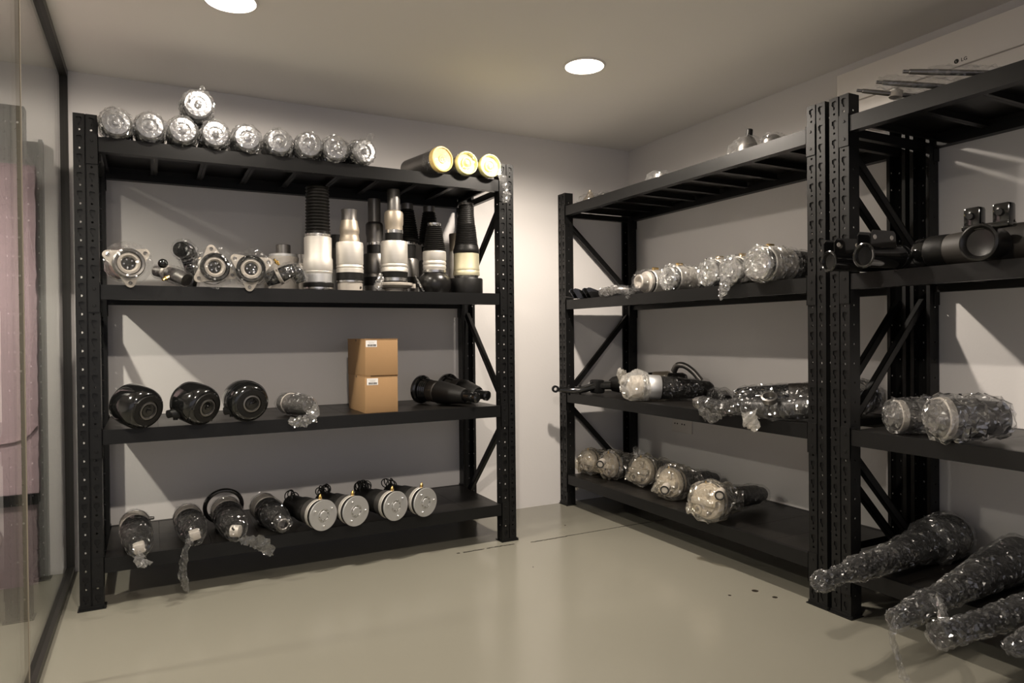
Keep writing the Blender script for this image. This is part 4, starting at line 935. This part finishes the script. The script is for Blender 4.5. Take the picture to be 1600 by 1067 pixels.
# ---- third level: silvery wrapped cylinders
def silver_cyl(label, x, y, r, seed, L=0.30, face='film', dy=0.0, pal=False, body=None):
    p0 = Vector((x, y, Z3+r*0.93+0.001)); p1 = p0+Vector((L, dy, 0)); d = p0-p1; Ln = d.length
    t = root('wrapped_air_spring', label, 'wrapped air spring', p1, d, 0, 'wrapped aluminium air springs on the right rack')
    R = r
    part('rubber_sleeve', solid([(0, R*0.6), (0.01, R*0.80), (Ln-0.19, R*0.86), (Ln-0.18, R*0.84)]), RUBBER, t)
    part('aluminium_can', solid([(Ln-0.185, R*0.86), (Ln-0.18, R*0.92), (Ln-0.05, R*0.92), (Ln-0.045, R*0.86)], 48), body or ALU, t)
    part('rubber_ring', solid([(Ln-0.048, R*0.84), (Ln-0.046, R*0.87), (Ln-0.036, R*0.87), (Ln-0.034, R*0.84)], 48), RUBBER, t)
    if face == 'nose':
        part('nose', lathe([(Ln-0.034, R*0.84), (Ln-0.02, R*0.82), (Ln-0.012, R*0.62), (Ln+0.03, R*0.56), (Ln+0.034, R*0.50), (Ln+0.034, R*0.40), (Ln+0.02, R*0.36), (Ln+0.012, 0)], 48), CAST, t)
        e = 0.03
    else:
        part('end_cap', solid([(Ln-0.034, R*0.85), (Ln-0.012, R*0.86), (Ln-0.004, R*0.78), (Ln-0.002, R*0.4), (Ln-0.012, R*0.36), (Ln-0.012, R*0.12), (Ln, R*0.10)], 48), ALUB, t); e = 0
    Mi = t.matrix_world.inverted()
    q = Mi @ Matrix.Translation(p0-d.normalized()*0.075+Vector((0, 0, R*0.86)))
    part('brass_valve', xf(merge(xf(solid([(0, 0.008), (0.010, 0.008), (0.018, 0.009), (0.020, 0.006)], 14), Matrix.Identity(4)),
         xf(solid([(0, 0.007), (0.035, 0.007), (0.038, 0.0045)], 14), tr(0.0, 0.004, 0.015) @ rot('Y', 90))), q), BRASS, t, angle=25)
    wrap(t, [(Ln-0.20, R*0.90), (Ln-0.05, R*0.95), (Ln-0.012+e, R*0.90 if not e else R*0.72), (Ln+0.006+e, R*0.68), (Ln+0.013+e, R*0.3), (Ln+0.013+e, 0)], seed, 0.008, FILMS if face == 'film' else FILMD, 0.010, 28, 0.5)
    wrap(t, [(0.0, R*0.55), (0.012, R*0.84), (Ln-0.20, R*0.90)], seed+1, 0.005, FILMD, 0.014, 22, 0.5)
    return t
s1 = silver_cyl('wrapped silver air spring with a protruding dark-mouthed nose, third shelf of right rack', 2.70, -0.185, 0.074, 331, 0.26, 'nose')
tail(s1, [(2.655, -0.15, Z3+0.04), (2.64, -0.16, Z3+0.01), (2.60, -0.20, Z3-0.010)], [0.045, 0.05, 0.006], 332, FILMD, 0.35)
silver_cyl('wrapped silver air spring with a long bare can, second from far end, third shelf', 2.63, -0.465, 0.071, 333, 0.33)
silver_cyl('wrapped silver air spring in the middle of the third shelf, right rack', 2.62, -0.765, 0.073, 335, 0.33)
s4 = silver_cyl('wrapped silver air spring with a twisted film tail hanging over the shelf edge', 2.60, -0.930, 0.070, 337, 0.34)
tail(s4, [(2.58, -0.93, Z3+0.07), (2.575, -0.935, Z3+0.02), (2.572, -0.92, Z3-0.025), (2.575, -0.905, Z3-0.055), (2.575, -0.90, Z3-0.066)], [0.045, 0.040, 0.024, 0.010, 0.007], 338, FILMS, 0.4)
silver_cyl('largest wrapped silver air spring, nearest to the near post on the third shelf', 2.56, -1.125, 0.080, 339, 0.36, 'film', 0.0)
for k, (x, y) in enumerate(((2.62, 0.30), (2.65, 0.20))):
    o = Vector((x, y, Z3+0.012))
    t = root('black_bracket', ('black drilled bracket at the far end of the third shelf, nearer the post', 'black drilled bracket on the third shelf, beside the wrapped link')[k], 'bracket', o, None, 0, 'black brackets at the far end of the third shelf')
    for s in (0, 1):
        ol = [(-0.05, -0.01), (0.11, -0.012), (0.12, 0.02), (0.05, 0.045), (0.0, 0.03), (-0.055, 0.05), (-0.075, 0.045), (-0.07, 0.025)]
        part('side_plate', xf(extrude_poly_z([(a, b) for a, b in ol], -0.002, 0.002), tr(0.01, s*0.045-0.02, 0) @ rot('Z', -20) @ rot('X', 90)), GLOSS, t, smooth=False)
        part('boss', xf(lathe([(-0.006, 0.006), (-0.006, 0.013), (0.006, 0.013), (0.006, 0.006), (-0.006, 0.006)], 18), tr(-0.050, s*0.045+0.005, 0.038) @ rot('Z', -20) @ rot('X', 90)), GLOSS, t)
    part('spacer', xf(solid([(-0.028, 0.012), (0.028, 0.012)], 16), tr(0.04, 0.0, 0.012) @ rot('X', 90)), BLACK, t)
elbow('spare_link', 'dark knobbly link lying behind the brackets on the third shelf', [(2.80, 0.28, Z3+0.03), (2.85, 0.18, Z3+0.04), (2.90, 0.08, Z3+0.045), (2.93, -0.01, Z3+0.04)], [0.024, 0.034, 0.036, 0.028], BLACK, 341, film=False, cat='link')
elbow('wrapped_link', 'small wrapped silvery link on the third shelf between brackets and silver cylinders', [(2.60, 0.075, Z3+0.026), (2.62, 0.02, Z3+0.028), (2.64, -0.04, Z3+0.032), (2.68, -0.08, Z3+0.030)], [0.018, 0.020, 0.024, 0.018], GUN, 342, cat='wrapped link', fm=FILMS)
t = root('steel_rod', 'thin dark rod lying at the far end of the third shelf, poking past the post', 'rod', (2.60, 0.33, Z3+0.006), (-0.05, 0.95, 0.10))
part('rod', solid([(0, 0.004), (0.16, 0.0025)], 10), BLACK, t)

# ---- top shelf of the right rack, only tips show above the beam
def tip(label, x, y, h, seed, kind):
    o = Vector((x, y, Z4+(0.008 if kind == 'knob' else 0.001))); t = root('wrapped_fitting', label, 'wrapped fitting', o, None, 0, 'wrapped fittings on the top shelf of the right rack')
    if kind == 'cone':
        part('cone', solid([(0, 0.045), (0.02, 0.045), (h*0.6, 0.022), (h*0.86, 0.013), (h*0.87, 0.009), (h, 0.009)], 24), BRONZ, t)
    elif kind == 'knob':
        part('cone', xf(solid([(0, 0.050), (0.03, 0.050), (h*0.62, 0.026), (h*0.72, 0.012)], 24), rot('X', 8)), GUN, t)
        part('knob', xf(solid([(h*0.70, 0.012), (h*0.72, 0.015), (h-0.004, 0.014), (h, 0.008)], 16), rot('X', 8)), RUBBER, t)
    else: part('lump', solid([(0, 0.05), (h*0.6, 0.045), (h*0.9, 0.02)], 24), GUN, t)
    wrap(t, [(0.0, 0.075), (h*0.35, 0.07), (h*0.6, 0.045), (h*0.72, 0.02)] if kind != 'lump' else [(0, 0.07), (h*0.7, 0.055), (h, 0.02), (h, 0)], seed, 0.012, FILM, 0.016, 20, 0.7)
    return t
tip('brass-tipped wrapped cone peeping over the top beam near the far post', 2.70, 0.33, 0.080, 351, 'cone')
tip('low crinkled film wrap just showing over the top beam, left of centre', 2.69, -0.35, 0.050, 352, 'lump')
tip('wrapped grey fitting with a black knob, showing over the top beam near the near post', 2.72, -0.93, 0.115, 353, 'knob')
tip('loose film-wrapped fitting over the top beam, right of the black knob', 2.74, -1.06, 0.070, 354, 'lump')
tip('clear film lump just visible beside the brass-tipped cone on the top beam', 2.72, 0.20, 0.045, 355, 'lump')

# ================================================================ rack cut by the right edge
def rod_item(label, p0, p1, r, seed, eye=False, film=True):
    p0 = Vector(p0); p1 = Vector(p1); d = p0-p1; L = d.length
    t = root('damper_rod', label, 'damper rod', p1, d, 0, 'damper rods on the top of the nearest rack')
    part('rod', solid([(0, r*0.9), (L-0.10, r), (L-0.02, r*0.85), (L-0.018, r*0.6), (L, r*0.6)], 20), GUN, t)
    if eye: part('eye', xf(lathe([(-0.012, 0.012), (-0.012, 0.022), (0.012, 0.022), (0.012, 0.012), (-0.012, 0.012)], 24), tr(0, 0, L*0.50) @ rot('X', 90)), CAST, t)
    if film:
        a = 0.25 if not eye else 0.0
        wrap(t, [(0.0, 0.014), (L*0.3, 0.022), (L*(0.45 if eye else 0.85), 0.020), (L*(0.58 if eye else 1.0), 0.012)], seed, 0.009, FILM, 0.014, 14, 0.7)
    return t
rod_item('bare-tipped damper rod with a ring, nearest to the post on top of the right-edge rack', (2.55, -1.61, 1.973), (2.76, -1.77, Z4+0.014), 0.009, 361, True)
rod_item('fully film-wrapped damper rod, middle of the three on top of the right-edge rack', (2.545, -1.69, 1.976), (2.78, -1.88, Z4+0.016), 0.010, 362)
r3_ = rod_item('damper rod pointing up highest, right of the three on top of the right-edge rack', (2.54, -1.79, 1.978), (2.80, -2.00, Z4+0.030), 0.010, 363, False, False)
wrap(r3_, [(0.0, 0.012), (0.12, 0.020), (0.20, 0.018), (0.26, 0.011)], 364, 0.008, FILM, 0.016, 16, 0.7)

# ---- third level: shock absorbers
def shock(label, p0, p1, r, seed, body):
    p0 = Vector(p0); p1 = Vector(p1); d = p0-p1; L = d.length
    t = root('shock_absorber', label, 'shock absorber', p1, d, 0, 'black shock absorbers on the nearest rack')
    part('tube', solid([(0, r*0.8), (0.01, r), (L-0.012, r), (L-0.008, r*1.10), (L-0.002, r*1.10), (L, r*1.0), (L-0.002, r*0.86), (L-0.010, r*0.82), (L-0.010, 0)], 40), GLOSS, t)
    Mi = t.matrix_world.inverted(); dn = d.normalized(); side = Vector((0, 0, 1)).cross(dn).normalized()
    for s in (-1, 1):
        ol = [(-0.13, -0.01), (-0.125, 0.040), (-0.115, 0.050), (-0.015, 0.050), (-0.004, 0.036), (-0.004, -0.01)]
        g = extrude_poly_z(ol, -0.0022, 0.0022)
        M = Matrix.Translation(p0+Vector((0, 0, r*0.90))+side*s*0.026) @ Matrix((( -dn.x*-1, 0, side.x, 0), (dn.y, 0, side.y, 0), (dn.z, 1, side.z, 0), (0, 0, 0, 1)))
        part('bracket_plate', xf(g, Mi @ M), GLOSS, t, angle=30)
        for u in (-0.022, -0.105):
            c = p0+dn*u+Vector((0, 0, r*0.90+0.026))+side*s*0.0285
            q = (side*s).to_track_quat('Z', 'Y').to_matrix().to_4x4()
            part('bolt_hole', xf(lathe([(0, 0.0), (0.0004, 0.0055), (0.0012, 0.0075), (0, 0.0085)], 16), Mi @ Matrix.Translation(c) @ q), CAST, t)
    if body: part('outer_ring', solid([(L-0.19, r*1.02), (L-0.185, r*1.09), (L-0.175, r*1.09), (L-0.17, r*1.02)], 40), GLOSS, t)
    return t
shock('glossy black shock absorber end in front of the posts, leftmost on the third shelf', (2.475, -1.545, Z3+0.040), (2.90, -1.625, Z3+0.040), 0.036, 1, False)
shock('glossy black shock absorber with bracket, second from left on the third shelf', (2.455, -1.700, Z3+0.0445), (2.66, -1.715, Z3+0.0445), 0.040, 2, True)
p0, p1 = Vector((2.74, -1.72, Z3+0.062)), Vector((2.72, -2.16, Z3+0.062)); d = p0-p1; L = d.length
t = root('air_strut', 'thick dark strut with a dusty brown sleeve lying along the third shelf', 'air strut', p1, d)
part('sleeve', solid([(0, 0.055), (0.02, 0.060), (0.12, 0.062), (L-0.20, 0.060), (L-0.115, 0.054), (L-0.11, 0.052)]), RUBG, t)
part('black_collar', solid([(L-0.115, 0.0545), (L-0.11, 0.056), (L-0.05, 0.057), (L-0.045, 0.053)]), RUBBER, t)
part('end_cap', solid([(L-0.045, 0.050), (L-0.03, 0.054), (L-0.01, 0.054), (L, 0.046), (L-0.004, 0.036), (L-0.02, 0.03), (L-0.02, 0)]), GLOSS, t)
o = Vector((2.56, -2.02, Z3+0.056))
t = root('clamp_bracket', 'glossy black clamp with two upright lugs at the right edge of the photo', 'clamp', o+Vector((0.2, 0, 0)), (-1, 0, 0))
part('cup', solid([(0.11, 0.05), (0.18, 0.053), (0.19, 0.058), (0.204, 0.058), (0.208, 0.052), (0.200, 0.045), (0.190, 0.042), (0.186, 0.02), (0.186, 0)], 40), SATIN, t)
part('lug_base', xf(bbox(0.0, 0.05, -0.085, 0.055, 0.040, 0.058, 0.006), t.matrix_world.inverted() @ Matrix.Translation(o)), GLOSS, t)
for yy in (-0.055, 0.03):
    part('lug', xf(bbox(-0.004, 0.035, -0.030, 0.022, -0.035, 0.035, 0.009), t.matrix_world.inverted() @ Matrix.Translation(o+Vector((0.01, yy, 0.080)))), GLOSS, t)
    part('lug_bolt', xf(solid([(-0.014, 0.010), (-0.006, 0.012), (0.0, 0.012)], 14), t.matrix_world.inverted() @ Matrix.Translation(o+Vector((0.010, yy-0.004, 0.085))) @ rot('Y', 90)), BLACK, t)

# ---- second level: two wrapped lumps
def bundle(label, p0, p1, r, seed):
    p0 = Vector(p0); p1 = Vector(p1); d = p0-p1; L = d.length
    t = root('wrapped_mount', label, 'wrapped mount', p1, d, 0, 'film-wrapped mounts on the second shelf of the nearest rack')
    part('core', solid([(0, r*0.5), (0.01, r*0.75), (L*0.35, r*0.82), (L*0.4, r*0.92), (L*0.9, r*0.88), (L*0.92, r*0.70), (L*0.99, r*0.62), (L, r*0.3)]), GUN, t)
    part('pale_flange', solid([(L*0.78, r*0.90), (L*0.79, r*0.96), (L*0.88, r*0.96), (L*0.89, r*0.90)]), CAST, t)
    wrap(t, [(0, r*0.5), (0.01, r*0.85), (L*0.4, r*1.0), (L*0.9, r*0.98), (L*0.98, r*0.70), (L+0.012, r*0.3), (L+0.012, 0)], seed, 0.010, FILMS, 0.016, 22, 0.6)
    return t
bundle('smaller film-wrapped mount on the second shelf, closest to the post', (2.64, -1.665, Z2+0.066), (2.84, -1.78, Z2+0.066), 0.060, 371)
bundle('bigger film-wrapped mount with stretched folds, right of the smaller one', (2.58, -1.855, Z2+0.080), (2.79, -1.975, Z2+0.080), 0.074, 372)

# ---- bottom level: long wrapped struts poking out
def long_strut(label, p0, p1, prof, seed, ring=None, m=None):
    p0 = Vector(p0); p1 = Vector(p1); d = p0-p1; L = d.length
    t = root('wrapped_strut', label, 'wrapped strut', p1, d, 0, 'long wrapped struts on the bottom shelf of the nearest rack')
    pr = [(u*L, r) for u, r in prof]
    part('strut_body', solid(pr), m or RUBBER, t)
    if ring: part('metal_ring', solid([(ring*L-0.03, 0.072), (ring*L-0.02, 0.079), (ring*L+0.02, 0.079), (ring*L+0.03, 0.072)], 44), GUN, t)
    w = [(z, r*1.06+0.003) for z, r in pr]; w = [(w[0][0], 0.01)]+w+[(w[-1][0]+0.01, w[-1][1]*0.4), (w[-1][0]+0.01, 0)]
    wrap(t, w, seed, 0.006, FILM, 0.011, 28, 0.5)
    return t
ls = long_strut('long film-wrapped strut jutting out furthest past the posts, bottom shelf', (2.225, -1.695, Z1+0.060), (3.10, -1.63, Z1+0.082),
    [(0, 0.06), (0.01, 0.080), (0.20, 0.080), (0.22, 0.060), (0.30, 0.054), (0.45, 0.045), (0.60, 0.037), (0.68, 0.039), (0.76, 0.034), (0.80, 0.026), (0.86, 0.021), (0.94, 0.020), (0.955, 0.027), (1.0, 0.025)], 381, 0.15)
l2 = long_strut('wrapped strut with a long film streamer hanging down, left one of the crossing pair', (2.19, -1.985, Z1+0.046), (3.05, -1.895, Z1+0.080),
    [(0, 0.06), (0.02, 0.070), (0.20, 0.062), (0.30, 0.054), (0.45, 0.044), (0.6, 0.037), (0.70, 0.029), (0.78, 0.033), (0.90, 0.029), (1.0, 0.022)], 383)
tail(l2, [(2.18, -1.99, Z1+0.045), (2.16, -1.995, Z1+0.01), (2.155, -2.01, Z1-0.03), (2.15, -2.035, Z1-0.08), (2.15, -2.05, Z1-0.11), (2.15, -2.045, Z1-0.15)], [0.028, 0.020, 0.022, 0.030, 0.020, 0.002], 384, FILM, 0.3)
l3 = long_strut('wrapped strut with an open crumpled end, right one of the crossing pair', (2.20, -2.105, Z1+0.046), (3.02, -2.18, Z1+0.068),
    [(0, 0.05), (0.02, 0.058), (0.3, 0.048), (0.5, 0.038), (0.6, 0.035), (0.75, 0.029), (0.9, 0.026), (0.95, 0.030), (1.0, 0.032)], 385)
tail(l3, [(2.36, -1.99, Z1+0.075), (2.32, -2.04, Z1+0.080), (2.26, -2.09, Z1+0.045), (2.20, -2.11, Z1+0.02)], [0.02, 0.03, 0.034, 0.016], 386, FILMS, 0.4)
long_strut('tip of a film-wrapped strut in the bottom right corner of the photo', (2.30, -2.235, Z1+0.040), (3.0, -2.33, Z1+0.07), [(0, 0.05), (0.02, 0.06), (0.6, 0.05), (0.85, 0.034), (1.0, 0.015)], 387)

# ---- slack film rests on the shelf it touches instead of sinking in
bpy.context.view_layer.update()
for o in sc.objects:
    if o.type != 'MESH' or not o.name.startswith(('plastic_wrap', 'plastic_bag', 'bag_corner', 'plastic_tail')): continue
    mw = o.matrix_world; inv = mw.inverted(); W_ = [mw @ v.co for v in o.data.vertices]
    zc = sum(w.z for w in W_)/len(W_); rz = mw.translation.z
    lv = [z for z in LV if z < max(zc, rz)+0.02]
    if not lv: continue
    z0 = lv[-1]+0.0008
    for v, w in zip(o.data.vertices, W_):
        inside = (0.0 < w.y < RD and 0 < w.x < 1.985) or (w.x > XB and w.y < 0.58)
        if inside and w.z < z0: w.z = z0; v.co = inv @ w
